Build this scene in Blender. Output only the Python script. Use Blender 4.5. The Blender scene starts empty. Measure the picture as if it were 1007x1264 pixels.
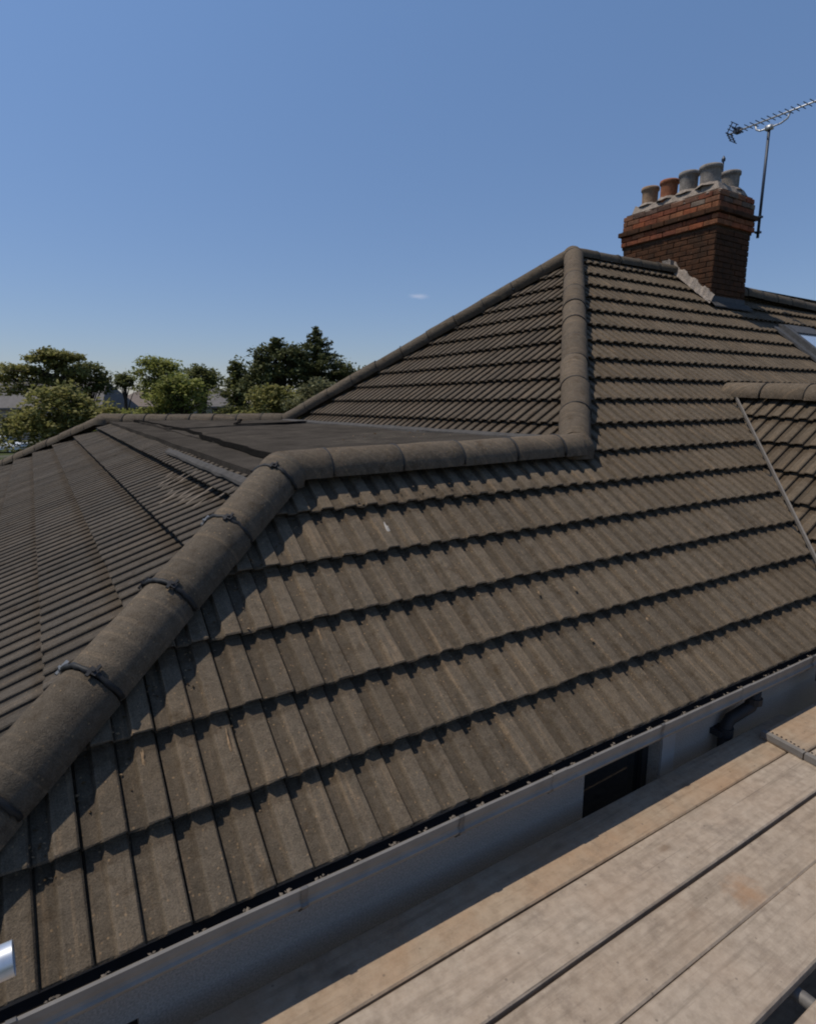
import bpy, bmesh, math, random
import numpy as np
from mathutils import Vector, Matrix, noise as mnoise

random.seed(7)
rng = np.random.default_rng(7)
SC = bpy.context.scene
COL = SC.collection
EYE = 4.3                      # height of the lens above the ground; all heights below are given relative to the lens
UP = Vector((0, 0, EYE))

# ------------------------------------------------------------------ camera
cam_d = bpy.data.cameras.new('camera')
cam_d.sensor_fit = 'VERTICAL'
cam_d.sensor_height = 36.0
cam_d.sensor_width = 36.0 * 815 / 1024
cam_d.lens = 731.0 / 1264.0 * 36.0
cam_d.clip_start = 0.05
cam_d.clip_end = 3000
cam = bpy.data.objects.new('camera', cam_d)
COL.objects.link(cam)
right = Vector((0.847420, -0.530922, 0.0))
fwd = Vector((0.522094, 0.833329, -0.181608))
up = Vector((0.096420, 0.153898, 0.983371))
cam.matrix_world = Matrix(((right.x, up.x, -fwd.x, 0), (right.y, up.y, -fwd.y, 0), (right.z, up.z, -fwd.z, EYE), (0, 0, 0, 1)))
SC.camera = cam

# ------------------------------------------------------------------ sky, sun, exposure
SUN = Vector((-0.41, 0.22, 1.0)).normalized()
world = bpy.data.worlds.new('World')
SC.world = world
world.use_nodes = True
nt = world.node_tree
nt.nodes.clear()
sky = nt.nodes.new('ShaderNodeTexSky')
sky.sky_type = 'NISHITA'
sky.sun_disc = False
sky.sun_elevation = math.asin(SUN.z)
sky.sun_rotation = math.atan2(SUN.x, SUN.y)
sky.altitude = 50
sky.air_density = 1.0
sky.dust_density = 0.2
sky.ozone_density = 3.5
bg = nt.nodes.new('ShaderNodeBackground')
bg.inputs['Strength'].default_value = 0.126
wo = nt.nodes.new('ShaderNodeOutputWorld')
geo = nt.nodes.new('ShaderNodeTexCoord')
sep = nt.nodes.new('ShaderNodeSeparateXYZ')
nt.links.new(geo.outputs['Generated'], sep.inputs[0])
hz = nt.nodes.new('ShaderNodeValToRGB')            # milky air along the whole horizon
hz.color_ramp.elements[0].position = 0.0
hz.color_ramp.elements[0].color = (0.53, 0.505, 0.59, 1)
hz.color_ramp.elements[1].position = 0.5
hz.color_ramp.elements[1].color = (0.94, 0.98, 1.02, 1)
nt.links.new(sep.outputs['Z'], hz.inputs[0])
tint = nt.nodes.new('ShaderNodeMix')
tint.data_type = 'RGBA'
tint.blend_type = 'MULTIPLY'
tint.inputs[0].default_value = 1.0
nt.links.new(sky.outputs[0], tint.inputs[6])
nt.links.new(hz.outputs[0], tint.inputs[7])
# one thin wisp of cloud, low over the trees
wd = nt.nodes.new('ShaderNodeVectorMath'); wd.operation = 'SUBTRACT'
nt.links.new(geo.outputs['Generated'], wd.inputs[0])
wd.inputs[1].default_value = (0.5385, 0.8263, 0.1655)
wm = nt.nodes.new('ShaderNodeVectorMath'); wm.operation = 'MULTIPLY'
wm.inputs[1].default_value = (30, 30, 120)
nt.links.new(wd.outputs[0], wm.inputs[0])
wl = nt.nodes.new('ShaderNodeVectorMath'); wl.operation = 'LENGTH'
nt.links.new(wm.outputs[0], wl.inputs[0])
wn = nt.nodes.new('ShaderNodeTexNoise'); wn.inputs['Scale'].default_value = 1.2; wn.inputs['Detail'].default_value = 5
nt.links.new(wm.outputs[0], wn.inputs['Vector'])
wa = nt.nodes.new('ShaderNodeMath'); wa.operation = 'MULTIPLY_ADD'
nt.links.new(wn.outputs['Fac'], wa.inputs[0]); wa.inputs[1].default_value = 0.7
nt.links.new(wl.outputs['Value'], wa.inputs[2])
wr = nt.nodes.new('ShaderNodeValToRGB')
wr.color_ramp.elements[0].position = 0.35; wr.color_ramp.elements[0].color = (0.22, 0.22, 0.22, 1)
wr.color_ramp.elements[1].position = 1.0; wr.color_ramp.interpolation = 'EASE'; wr.color_ramp.elements[1].color = (0, 0, 0, 1)
nt.links.new(wa.outputs[0], wr.inputs[0])
cl = nt.nodes.new('ShaderNodeMix'); cl.data_type = 'RGBA'
nt.links.new(wr.outputs[0], cl.inputs[0])
nt.links.new(tint.outputs[2], cl.inputs[6])
cl.inputs[7].default_value = (7.0, 6.6, 7.0, 1)
nt.links.new(cl.outputs[2], bg.inputs['Color'])
nt.links.new(bg.outputs[0], wo.inputs['Surface'])

sun_d = bpy.data.lights.new('sun', 'SUN')
sun_d.energy = 3.6
sun_d.angle = math.radians(0.53)
sun_d.color = (1.0, 0.92, 0.80)
sun = bpy.data.objects.new('sun', sun_d)
COL.objects.link(sun)
sun.location = SUN * 40 + UP
sun.rotation_euler = SUN.to_track_quat('Z', 'Y').to_euler()

SC.view_settings.view_transform = 'Standard'
SC.view_settings.look = 'None'
SC.view_settings.exposure = 0.0
SC.view_settings.gamma = 1.0
SC.view_settings.use_curve_mapping = False
SC.cycles.filter_width = 2.0
SC.cycles.max_bounces = 6

# ------------------------------------------------------------------ materials
def new_mat(name, rough=0.9, spec=0.25, metal=0.0):
    m = bpy.data.materials.new(name)
    m.use_nodes = True
    b = m.node_tree.nodes['Principled BSDF']
    b.inputs['Roughness'].default_value = rough
    b.inputs['Specular IOR Level'].default_value = spec
    b.inputs['Metallic'].default_value = metal
    return m, m.node_tree.nodes, m.node_tree.links, b

def N(ns, typ, **kw):
    n = ns.new(typ)
    for k, v in kw.items():
        setattr(n, k, v)
    return n

def ramp(ns, ls, src, stops):
    r = ns.new('ShaderNodeValToRGB')
    el = r.color_ramp.elements
    while len(el) < len(stops):
        el.new(0.5)
    for e, (p, c) in zip(el, stops):
        e.position = p
        e.color = (c[0], c[1], c[2], 1) if not isinstance(c, (int, float)) else (c, c, c, 1)
    ls.new(src, r.inputs[0])
    return r.outputs[0]

def mixc(ns, ls, fac, a, b, mode='MIX'):
    m = ns.new('ShaderNodeMix')
    m.data_type = 'RGBA'
    m.blend_type = mode
    for sock, v in ((m.inputs[0], fac), (m.inputs[6], a), (m.inputs[7], b)):
        if hasattr(v, 'is_output'):
            ls.new(v, sock)
        elif isinstance(v, (int, float)):
            sock.default_value = v
        else:
            sock.default_value = (v[0], v[1], v[2], 1)
    return m.outputs[2]

def noise(ns, ls, vec, scale, detail=4, rough=0.55):
    n = ns.new('ShaderNodeTexNoise')
    n.inputs['Scale'].default_value = scale
    n.inputs['Detail'].default_value = detail
    n.inputs['Roughness'].default_value = rough
    if vec is not None:
        ls.new(vec, n.inputs['Vector'])
    return n.outputs['Fac']

def position(ns):
    return ns.new('ShaderNodeNewGeometry').outputs['Position']

def vdot(ns, ls, p, e):
    d = N(ns, 'ShaderNodeVectorMath', operation='DOT_PRODUCT')
    ls.new(p, d.inputs[0])
    d.inputs[1].default_value = tuple(e)
    return d.outputs['Value']

def mul(ns, ls, a, k):
    m = N(ns, 'ShaderNodeMath', operation='MULTIPLY')
    ls.new(a, m.inputs[0])
    m.inputs[1].default_value = k
    return m.outputs[0]

def bump(ns, ls, b, h, dist, strength=1.0):
    bp = ns.new('ShaderNodeBump')
    bp.inputs['Distance'].default_value = dist
    bp.inputs['Strength'].default_value = strength
    ls.new(h, bp.inputs['Height'])
    ls.new(bp.outputs[0], b.inputs['Normal'])

def rand_value(ns, ls):
    """one random number per tile, for single tiles and for joined ones"""
    a = ns.new('ShaderNodeObjectInfo').outputs['Random']
    g = ns.new('ShaderNodeNewGeometry').outputs['Random Per Island']
    s = N(ns, 'ShaderNodeMath', operation='ADD')
    ls.new(a, s.inputs[0]); ls.new(g, s.inputs[1])
    f = N(ns, 'ShaderNodeMath', operation='FRACT')
    ls.new(s.outputs[0], f.inputs[0])
    return f.outputs[0]

def tile_material(name, lo, hi, warm, e1, e2, warm_amt=0.5, F=None, G=0.32, dirt=1.0):
    m, ns, ls, b = new_mat(name, 0.95, 0.12)
    p = position(ns)
    cx = ns.new('ShaderNodeCombineXYZ')
    ls.new(mul(ns, ls, vdot(ns, ls, p, e1), 38), cx.inputs[0])
    ls.new(mul(ns, ls, vdot(ns, ls, p, e2), 2.6), cx.inputs[1])
    streak = noise(ns, ls, cx.outputs[0], 1.0, 5, 0.6)
    patch = noise(ns, ls, p, 2.2, 5, 0.6)
    grain = noise(ns, ls, p, 190, 3, 0.7)
    mid = noise(ns, ls, p, 28, 4, 0.65)
    lo, hi, warm = [(q[0] * 0.93, q[1] * 0.885, q[2] * 0.82) for q in (lo, hi, warm)]
    c = ramp(ns, ls, mid, [(0.28, lo), (0.74, hi)])
    c = mixc(ns, ls, ramp(ns, ls, patch, [(0.38, 0.0), (0.7, warm_amt)]), c, warm)
    c = mixc(ns, ls, ramp(ns, ls, streak, [(0.54, 0.0), (0.74, 0.7)]), c, (hi[0] * 1.6, hi[1] * 1.42, hi[2] * 1.22))
    c = mixc(ns, ls, ramp(ns, ls, streak, [(0.26, 0.5), (0.42, 0.0)]), c, (lo[0] * 0.6, lo[1] * 0.58, lo[2] * 0.55))
    if F is not None:
        # grime lies in the pans, the crowns of the rolls are worn pale, sunlit ramp edges are painted as a highlight, moss creeps out from under each lap
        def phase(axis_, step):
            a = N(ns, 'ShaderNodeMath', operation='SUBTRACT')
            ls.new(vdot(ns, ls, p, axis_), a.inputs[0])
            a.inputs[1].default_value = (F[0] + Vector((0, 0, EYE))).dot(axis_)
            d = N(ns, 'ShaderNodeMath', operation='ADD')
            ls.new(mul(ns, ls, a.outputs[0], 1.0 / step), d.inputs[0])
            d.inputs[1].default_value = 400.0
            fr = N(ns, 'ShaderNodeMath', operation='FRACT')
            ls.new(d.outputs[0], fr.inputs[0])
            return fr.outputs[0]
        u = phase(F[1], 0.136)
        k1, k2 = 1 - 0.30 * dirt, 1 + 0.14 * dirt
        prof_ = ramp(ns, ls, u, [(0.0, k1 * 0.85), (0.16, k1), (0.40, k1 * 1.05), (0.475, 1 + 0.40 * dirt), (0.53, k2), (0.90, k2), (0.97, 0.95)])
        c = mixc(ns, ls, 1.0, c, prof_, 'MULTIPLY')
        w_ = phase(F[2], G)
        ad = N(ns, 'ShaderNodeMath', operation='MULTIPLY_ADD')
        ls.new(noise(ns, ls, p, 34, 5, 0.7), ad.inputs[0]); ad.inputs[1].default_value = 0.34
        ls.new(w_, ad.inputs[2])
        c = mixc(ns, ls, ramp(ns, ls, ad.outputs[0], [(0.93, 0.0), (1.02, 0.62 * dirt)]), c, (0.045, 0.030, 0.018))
    # moss and dirt in blots
    blot = noise(ns, ls, p, 9.0, 6, 0.7)
    c = mixc(ns, ls, ramp(ns, ls, blot, [(0.55, 0.0), (0.70, 0.6)]), c, (lo[0] * 0.62, lo[1] * 0.5, lo[2] * 0.36))
    # pale grit
    v = N(ns, 'ShaderNodeTexVoronoi', feature='F1')
    v.inputs['Scale'].default_value = 34
    ls.new(p, v.inputs['Vector'])
    c = mixc(ns, ls, ramp(ns, ls, v.outputs['Distance'], [(0.08, 0.6), (0.17, 0.0)]), c, (hi[0] * 2.1, hi[1] * 1.75, hi[2] * 1.35))
    g = ramp(ns, ls, grain, [(0.3, 0.66), (0.7, 1.3)])
    c = mixc(ns, ls, 1.0, c, g, 'MULTIPLY')
    t = ramp(ns, ls, rand_value(ns, ls), [(0.0, 0.89), (1.0, 1.11)])
    c = mixc(ns, ls, 1.0, c, t, 'MULTIPLY')
    ls.new(c, b.inputs['Base Color'])
    h = N(ns, 'ShaderNodeMath', operation='ADD')
    ls.new(grain, h.inputs[0]); ls.new(mul(ns, ls, mid, 1.6), h.inputs[1])
    bump(ns, ls, b, h.outputs[0], 0.0045, 0.8)
    return m

def plain(name, c, rough=0.7, spec=0.3, metal=0.0, var=0.18, scale=18, bmp=0.0, grain=0):
    m, ns, ls, b = new_mat(name, rough, spec, metal)
    p = position(ns)
    f = noise(ns, ls, p, scale, 5, 0.65)
    k0, k1 = 1 - var, 1 + var
    col = ramp(ns, ls, f, [(0.3, [v * k0 for v in c]), (0.7, [v * k1 for v in c])])
    if grain:
        col = mixc(ns, ls, 1.0, col, ramp(ns, ls, noise(ns, ls, p, grain, 3, 0.7), [(0.3, 0.65), (0.7, 1.3)]), 'MULTIPLY')
    ls.new(col, b.inputs['Base Color'])
    if bmp:
        bump(ns, ls, b, noise(ns, ls, p, grain or scale * 3, 4, 0.6), bmp)
    return m

M = {}
M['ridge'] = tile_material('concrete_ridge', (0.080, 0.069, 0.056), (0.132, 0.115, 0.095), (0.122, 0.097, 0.072), (0.7, 0.5, 0.5), (0.3, 0.3, 0.9))
M['ridge_warm'] = tile_material('concrete_ridge_warm', (0.092, 0.077, 0.061), (0.146, 0.123, 0.099), (0.140, 0.108, 0.077), (0.7, 0.5, 0.5), (0.3, 0.3, 0.9))
M['union'] = plain('black_plastic', (0.018, 0.018, 0.018), 0.6, 0.3)
M['steel_clip'] = plain('steel_clip', (0.34, 0.34, 0.33), 0.5, 0.5, 0.5)
M['underlay'] = plain('underlay_felt', (0.02, 0.021, 0.023), 0.8, 0.2)
M['gutter'] = plain('grey_gutter', (0.215, 0.195, 0.172), 0.55, 0.3, var=0.15, scale=9)
M['render'] = plain('grey_render', (0.30, 0.27, 0.24), 0.9, 0.2, var=0.05, scale=5, bmp=0.002, grain=130)
M['trim'] = plain('grey_trim', (0.30, 0.29, 0.28), 0.7, 0.2, var=0.06)
M['frame'] = plain('white_frame', (0.6, 0.61, 0.62), 0.4, 0.4, var=0.04)
M['lead'] = plain('lead_sheet', (0.07, 0.07, 0.072), 0.75, 0.3, 0.0, var=0.25, scale=14, bmp=0.003)
M['lead_pale'] = plain('weathered_lead', (0.062, 0.057, 0.052), 0.95, 0.25, 0.0, var=0.25, scale=14, bmp=0.003)
M['mortar'] = plain('cement_mortar', (0.25, 0.21, 0.175), 0.95, 0.1, var=0.3, scale=16, bmp=0.008, grain=60)
M['mortar_dark'] = plain('sooty_mortar', (0.085, 0.055, 0.038), 0.95, 0.1, var=0.35, scale=20, bmp=0.004, grain=90)
M['valley'] = plain('valley_trim', (0.16, 0.145, 0.13), 0.8, 0.2, var=0.15)
M['galv'] = plain('galvanised_steel', (0.62, 0.64, 0.67), 0.38, 0.5, 0.75, var=0.12, scale=30)
M['rust_tube'] = plain('dull_steel', (0.16, 0.15, 0.14), 0.6, 0.4, 0.4, var=0.3, scale=20)
M['dark_metal'] = plain('dark_bracket', (0.025, 0.025, 0.027), 0.6, 0.3, 0.2)
M['aerial_dark'] = plain('aerial_mast_paint', (0.035, 0.045, 0.065), 0.5, 0.4, 0.3)
M['aerial_alu'] = plain('aerial_aluminium', (0.42, 0.43, 0.44), 0.45, 0.5, 0.5)
M['white_mark'] = plain('white_splash', (0.36, 0.33, 0.29), 0.9, 0.1, var=0.2, scale=60)
M['lichen_sunfleck'] = plain('pale_lichen_sunfleck', (0.15, 0.125, 0.10), 1.0, 0.05, var=0.3, scale=40)  # lichen on the tiles, and the sunlit flecks modelled on the gutter lip
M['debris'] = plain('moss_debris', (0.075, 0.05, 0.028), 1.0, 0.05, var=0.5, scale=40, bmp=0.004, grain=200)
M['debris_pale'] = plain('mortar_crumbs', (0.22, 0.15, 0.09), 1.0, 0.05, var=0.5, scale=60)

def felt_material():
    m, ns, ls, b = new_mat('mineral_felt', 1.0, 0.0)
    p = position(ns)
    c = ramp(ns, ls, noise(ns, ls, p, 3.0, 6, 0.65), [(0.3, (0.034, 0.030, 0.026)), (0.72, (0.070, 0.061, 0.052))])
    c = mixc(ns, ls, ramp(ns, ls, noise(ns, ls, p, 1.4, 7, 0.7), [(0.55, 0.0), (0.68, 0.5)]), c, (0.105, 0.09, 0.073))
    c = mixc(ns, ls, 1.0, c, ramp(ns, ls, noise(ns, ls, p, 160, 3, 0.7), [(0.3, 0.6), (0.7, 1.4)]), 'MULTIPLY')
    ls.new(c, b.inputs['Base Color'])
    bump(ns, ls, b, noise(ns, ls, p, 60, 4, 0.6), 0.004)
    return m
M['felt'] = felt_material()

def glass_material(name, tint):
    m, ns, ls, b = new_mat(name, 0.04, 0.9)
    b.inputs['Base Color'].default_value = (*tint, 1)
    bump(ns, ls, b, noise(ns, ls, position(ns), 3.0, 2), 0.0015)
    return m
M['glass'] = glass_material('dark_glass', (0.012, 0.014, 0.016))
M['sky_glass'] = glass_material('skylight_glass', (0.03, 0.05, 0.07))
M['sky_glass'].node_tree.nodes['Principled BSDF'].inputs['Metallic'].default_value = 0.55
M['sky_glass'].node_tree.nodes['Principled BSDF'].inputs['Base Color'].default_value = (0.62, 0.68, 0.72, 1)

def wood_material(name, c0, c1, orange, orange_amt, spot=None):
    m, ns, ls, b = new_mat(name, 0.92, 0.15)
    p = position(ns)
    oi = ns.new('ShaderNodeObjectInfo')
    mp = ns.new('ShaderNodeMapping')
    mp.inputs['Scale'].default_value = (2.2, 34, 30)
    ls.new(p, mp.inputs['Vector'])
    off = ns.new('ShaderNodeCombineXYZ')
    ls.new(mul(ns, ls, oi.outputs['Random'], 37.0), off.inputs[0])
    ls.new(off.outputs[0], mp.inputs['Location'])
    grain = noise(ns, ls, mp.outputs[0], 1.0, 7, 0.62)
    big = noise(ns, ls, p, 2.6, 6, 0.62)
    mott = noise(ns, ls, p, 22, 6, 0.68)
    c = ramp(ns, ls, mott, [(0.30, c0), (0.62, c1)])
    c = mixc(ns, ls, ramp(ns, ls, grain, [(0.32, 0.6), (0.5, 0.0)]), c, [v * 0.74 for v in c0])
    c = mixc(ns, ls, ramp(ns, ls, grain, [(0.58, 0.0), (0.75, 0.35)]), c, [v * 1.2 for v in c1])
    c = mixc(ns, ls, ramp(ns, ls, big, [(0.42, 0.0), (0.66, orange_amt)]), c, orange)
    cr = ns.new('ShaderNodeMapping')
    cr.inputs['Scale'].default_value = (1.1, 95, 60)
    ls.new(p, cr.inputs['Vector'])
    crack = noise(ns, ls, cr.outputs[0], 1.0, 3, 0.5)
    c = mixc(ns, ls, ramp(ns, ls, crack, [(0.27, 0.55), (0.33, 0.0)]), c, (0.09, 0.068, 0.05))
    kn = ns.new('ShaderNodeMapping')
    kn.inputs['Scale'].default_value = (2.4, 5.2, 1)
    ls.new(p, kn.inputs['Vector'])
    kv = N(ns, 'ShaderNodeTexVoronoi', feature='F1')
    kv.inputs['Scale'].default_value = 1.0
    ls.new(kn.outputs[0], kv.inputs['Vector'])
    c = mixc(ns, ls, ramp(ns, ls, kv.outputs['Distance'], [(0.05, 0.6), (0.11, 0.15), (0.16, 0.0)]), c, (0.15, 0.10, 0.065))
    dirt = noise(ns, ls, p, 6.5, 8, 0.72)
    c = mixc(ns, ls, ramp(ns, ls, dirt, [(0.52, 0.0), (0.70, 0.6)]), c, (c0[0] * 0.62, c0[1] * 0.6, c0[2] * 0.62))
    v = N(ns, 'ShaderNodeTexVoronoi', feature='F1')
    v.inputs['Scale'].default_value = 16
    ls.new(p, v.inputs['Vector'])
    c = mixc(ns, ls, ramp(ns, ls, v.outputs['Distance'], [(0.05, 0.55), (0.10, 0.0)]), c, (0.10, 0.08, 0.065))
    if spot:
        d = N(ns, 'ShaderNodeVectorMath', operation='DISTANCE')
        ls.new(p, d.inputs[0])
        d.inputs[1].default_value = spot
        a = N(ns, 'ShaderNodeMath', operation='ADD')
        ls.new(d.outputs['Value'], a.inputs[0])
        ls.new(mul(ns, ls, noise(ns, ls, p, 18, 5, 0.7), 0.16), a.inputs[1])
        c = mixc(ns, ls, ramp(ns, ls, a.outputs[0], [(0.09, 0.6), (0.18, 0.0)]), c, (0.30, 0.17, 0.09))
    ls.new(c, b.inputs['Base Color'])
    h = N(ns, 'ShaderNodeMath', operation='ADD')
    ls.new(grain, h.inputs[0]); ls.new(mott, h.inputs[1])
    bump(ns, ls, b, h.outputs[0], 0.004, 0.7)
    return m

def brick_material(name, cols, soot, rough=0.95):
    m, ns, ls, b = new_mat(name, rough, 0.1)
    p = position(ns)
    t = rand_value(ns, ls)
    st = [(i / max(1, len(cols) - 1), c) for i, c in enumerate(cols)]
    c = ramp(ns, ls, t, st)
    c = mixc(ns, ls, ramp(ns, ls, noise(ns, ls, p, 7, 6, 0.7), [(0.40, 0.0), (0.66, soot)]), c, (0.03, 0.022, 0.016))
    c = mixc(ns, ls, 1.0, c, ramp(ns, ls, noise(ns, ls, p, 90, 4, 0.7), [(0.3, 0.65), (0.7, 1.3)]), 'MULTIPLY')
    c = mixc(ns, ls, ramp(ns, ls, noise(ns, ls, p, 13, 5, 0.7), [(0.66, 0.0), (0.74, 0.45)]), c, (0.3, 0.25, 0.2))
    ls.new(c, b.inputs['Base Color'])
    bump(ns, ls, b, noise(ns, ls, p, 70, 5, 0.7), 0.006)
    return m
M['brick_shaft'] = brick_material('sooty_brick', [(0.080, 0.036, 0.018), (0.066, 0.032, 0.018), (0.098, 0.044, 0.023), (0.07, 0.035, 0.02)], 0.8)
M['brick_band'] = brick_material('orange_brick', [(0.30, 0.098, 0.045), (0.20, 0.068, 0.038), (0.30, 0.125, 0.062), (0.15, 0.055, 0.035)], 0.6)
M['brick_neck'] = brick_material('mixed_brick', [(0.25, 0.082, 0.045), (0.17, 0.065, 0.04), (0.25, 0.12, 0.07), (0.12, 0.07, 0.052), (0.22, 0.17, 0.13)], 0.5)
M['pot_buff'] = plain('buff_clay_pot', (0.27, 0.18, 0.115), 0.9, 0.15, var=0.35, scale=11, bmp=0.004, grain=80)
M['pot_red'] = plain('red_clay_pot', (0.26, 0.105, 0.055), 0.9, 0.15, var=0.35, scale=11, bmp=0.004, grain=80)
M['pot_grey'] = plain('grey_clay_pot', (0.225, 0.20, 0.175), 0.9, 0.15, var=0.35, scale=11, bmp=0.004, grain=80)
M['soot'] = plain('soot', (0.01, 0.01, 0.01), 1.0, 0.0)

# ------------------------------------------------------------------ object helpers
WLOC = {}          # world location of every object built here (none of the parents is turned)

def finish(o, loc, parent):
    loc = Vector(loc)
    WLOC[o.name] = loc
    if parent is not None:
        o.parent = parent
        o.location = loc - WLOC[parent.name]
    else:
        o.location = loc
    COL.objects.link(o)
    return o

def empty(name, loc, label, cat, group=None):
    o = bpy.data.objects.new(name, None)
    o.empty_display_size = 0.2
    o['label'] = label
    o['category'] = cat
    if group:
        o['group'] = group
    return finish(o, Vector(loc) + UP, None)

def tag(o, label, cat, group=None):
    o['label'] = label
    o['category'] = cat
    if group:
        o['group'] = group
    return o

def mesh_obj(name, verts, faces, mat, parent=None, smooth=False, origin=None, mats=None, midx=None):
    """verts are heights relative to the lens; one mesh object with its origin amid it"""
    v = np.asarray(verts, dtype=float).reshape(-1, 3)
    if origin is None:
        origin = (v.min(0) + v.max(0)) / 2
    me = bpy.data.meshes.new(name)
    me.from_pydata((v - np.asarray(origin)).tolist(), [], [list(f) for f in faces])
    for mm in (mats or [mat]):
        me.materials.append(mm)
    if midx is not None:
        me.polygons.foreach_set('material_index', midx)
    if smooth:
        me.polygons.foreach_set('use_smooth', [True] * len(me.polygons))
    me.update()
    o = bpy.data.objects.new(name, me)
    return finish(o, Vector(origin) + UP, parent)

class Geo:
    def __init__(s):
        s.v, s.f = [], []
    def add(s, v, f):
        k = len(s.v)
        s.v += [tuple(x) for x in v]
        s.f += [tuple(i + k for i in q) for q in f]
        return s
    def box(s, lo, hi, jit=0.0):
        x0, y0, z0 = lo; x1, y1, z1 = hi
        v = [(x0, y0, z0), (x1, y0, z0), (x1, y1, z0), (x0, y1, z0), (x0, y0, z1), (x1, y0, z1), (x1, y1, z1), (x0, y1, z1)]
        if jit:
            v = [tuple(c + random.uniform(-jit, jit) for c in q) for q in v]
        return s.add(v, [(3, 2, 1, 0), (4, 5, 6, 7), (0, 1, 5, 4), (1, 2, 6, 5), (2, 3, 7, 6), (3, 0, 4, 7)])
    def obox(s, c, ax, ay, az):
        c, ax, ay, az = (Vector(q) for q in (c, ax, ay, az))
        v = [c + ax * i + ay * j + az * k for k in (-1, 1) for i, j in ((-1, -1), (1, -1), (1, 1), (-1, 1))]
        return s.add(v, [(3, 2, 1, 0), (4, 5, 6, 7), (0, 1, 5, 4), (1, 2, 6, 5), (2, 3, 7, 6), (3, 0, 4, 7)])
    def tube(s, pts, r, n=10, caps=True):
        pts = [Vector(p) for p in pts]
        rs = r if isinstance(r, (list, tuple)) else [r] * len(pts)
        rings = []
        prev = None
        for i, p in enumerate(pts):
            t = (pts[min(i + 1, len(pts) - 1)] - pts[max(i - 1, 0)]).normalized()
            a = prev if prev is not None else (Vector((0, 0, 1)) if abs(t.z) < 0.9 else Vector((1, 0, 0)))
            a = (a - t * a.dot(t)).normalized()
            prev = a
            b = t.cross(a)
            rings.append([p + (a * math.cos(2 * math.pi * k / n) + b * math.sin(2 * math.pi * k / n)) * rs[i] for k in range(n)])
        v = [q for ring in rings for q in ring]
        f = []
        for i in range(len(pts) - 1):
            for k in range(n):
                f.append((i * n + k, i * n + (k + 1) % n, (i + 1) * n + (k + 1) % n, (i + 1) * n + k))
        if caps:
            f.append(tuple(range(n - 1, -1, -1)))
            f.append(tuple((len(pts) - 1) * n + k for k in range(n)))
        return s.add(v, f)
    def lathe(s, c, prof, n=18):
        v = [(c[0] + r * math.cos(2 * math.pi * k / n), c[1] + r * math.sin(2 * math.pi * k / n), c[2] + z) for r, z in prof for k in range(n)]
        f = [(i * n + k, i * n + (k + 1) % n, (i + 1) * n + (k + 1) % n, (i + 1) * n + k) for i in range(len(prof) - 1) for k in range(n)]
        return s.add(v, f)
    def obj(s, name, mat, parent=None, smooth=False):
        return mesh_obj(name, s.v, s.f, mat, parent, smooth)

def nz(p, sc=1.0):
    return mnoise.noise(Vector(p) * sc)

# ------------------------------------------------------------------ ground
def ground_material():
    m, ns, ls, b = new_mat('ground', 1.0, 0.05)
    p = position(ns)
    c = ramp(ns, ls, noise(ns, ls, p, 0.08, 6, 0.6), [(0.38, (0.035, 0.05, 0.018)), (0.5, (0.06, 0.07, 0.03)), (0.62, (0.10, 0.095, 0.085))])
    c = mixc(ns, ls, 1.0, c, ramp(ns, ls, noise(ns, ls, p, 9, 5, 0.7), [(0.3, 0.6), (0.7, 1.35)]), 'MULTIPLY')
    ls.new(c, b.inputs['Base Color'])
    return m
g = Geo()
R_ = 1500
g.add([(-R_, -R_, -EYE), (R_, -R_, -EYE), (R_, R_, -EYE), (-R_, R_, -EYE)], [(0, 1, 2, 3)])
o = g.obj('ground', ground_material())
o['kind'] = 'structure'
g = Geo()
g.add([(-8, -6, -EYE + 0.004), (9, -6, -EYE + 0.004), (9, 1.7, -EYE + 0.004), (-8, 1.7, -EYE + 0.004)], [(0, 1, 2, 3)])
o = g.obj('path', plain('concrete_path', (0.22, 0.21, 0.2), 0.95, 0.1, var=0.25, scale=4))
o['kind'] = 'structure'

# ------------------------------------------------------------------ the house
house = empty('bungalow', (4.0, 5.0, -EYE), 'tiled bungalow with hipped roof and red brick chimney beside the scaffold', 'house')

def V(*a):
    return Vector(a)

def frame(O, e1, e2):
    e1 = Vector(e1).normalized(); e2 = Vector(e2)
    e2 = (e2 - e1 * e2.dot(e1)).normalized()
    return Vector(O), e1, e2, e1.cross(e2)

PITCH = math.radians(39.41)
F1 = frame((0, 1.69, -1.587), (1, 0, 0), (0, math.cos(PITCH), math.sin(PITCH)))
G1 = 0.32
F2 = frame((-0.066, 2.5, -1.13), (0, -1, -0.012), (math.cos(math.radians(29.2)), 0, math.sin(math.radians(29.2))))
G2 = 0.391
F4 = frame((3.536, 5.0, -0.368), (0, -1, 0), (1, 0, 0.8))
G4 = 0.2032 / math.sin(math.atan(0.8))
u5 = V(0.109, 0.993, 0.049).normalized()
v5 = V(0.859, 0.956, 0.785).normalized()
n5 = (-u5).cross(v5)
n5 = n5 if n5.z > 0 else -n5
F5 = frame((5.271, 2.298, -1.086), -u5, n5.cross(-u5))
G5 = (V(6.334, 3.468, -0.125) - V(5.271, 2.298, -1.086)).dot(F5[2]) / 4

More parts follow.
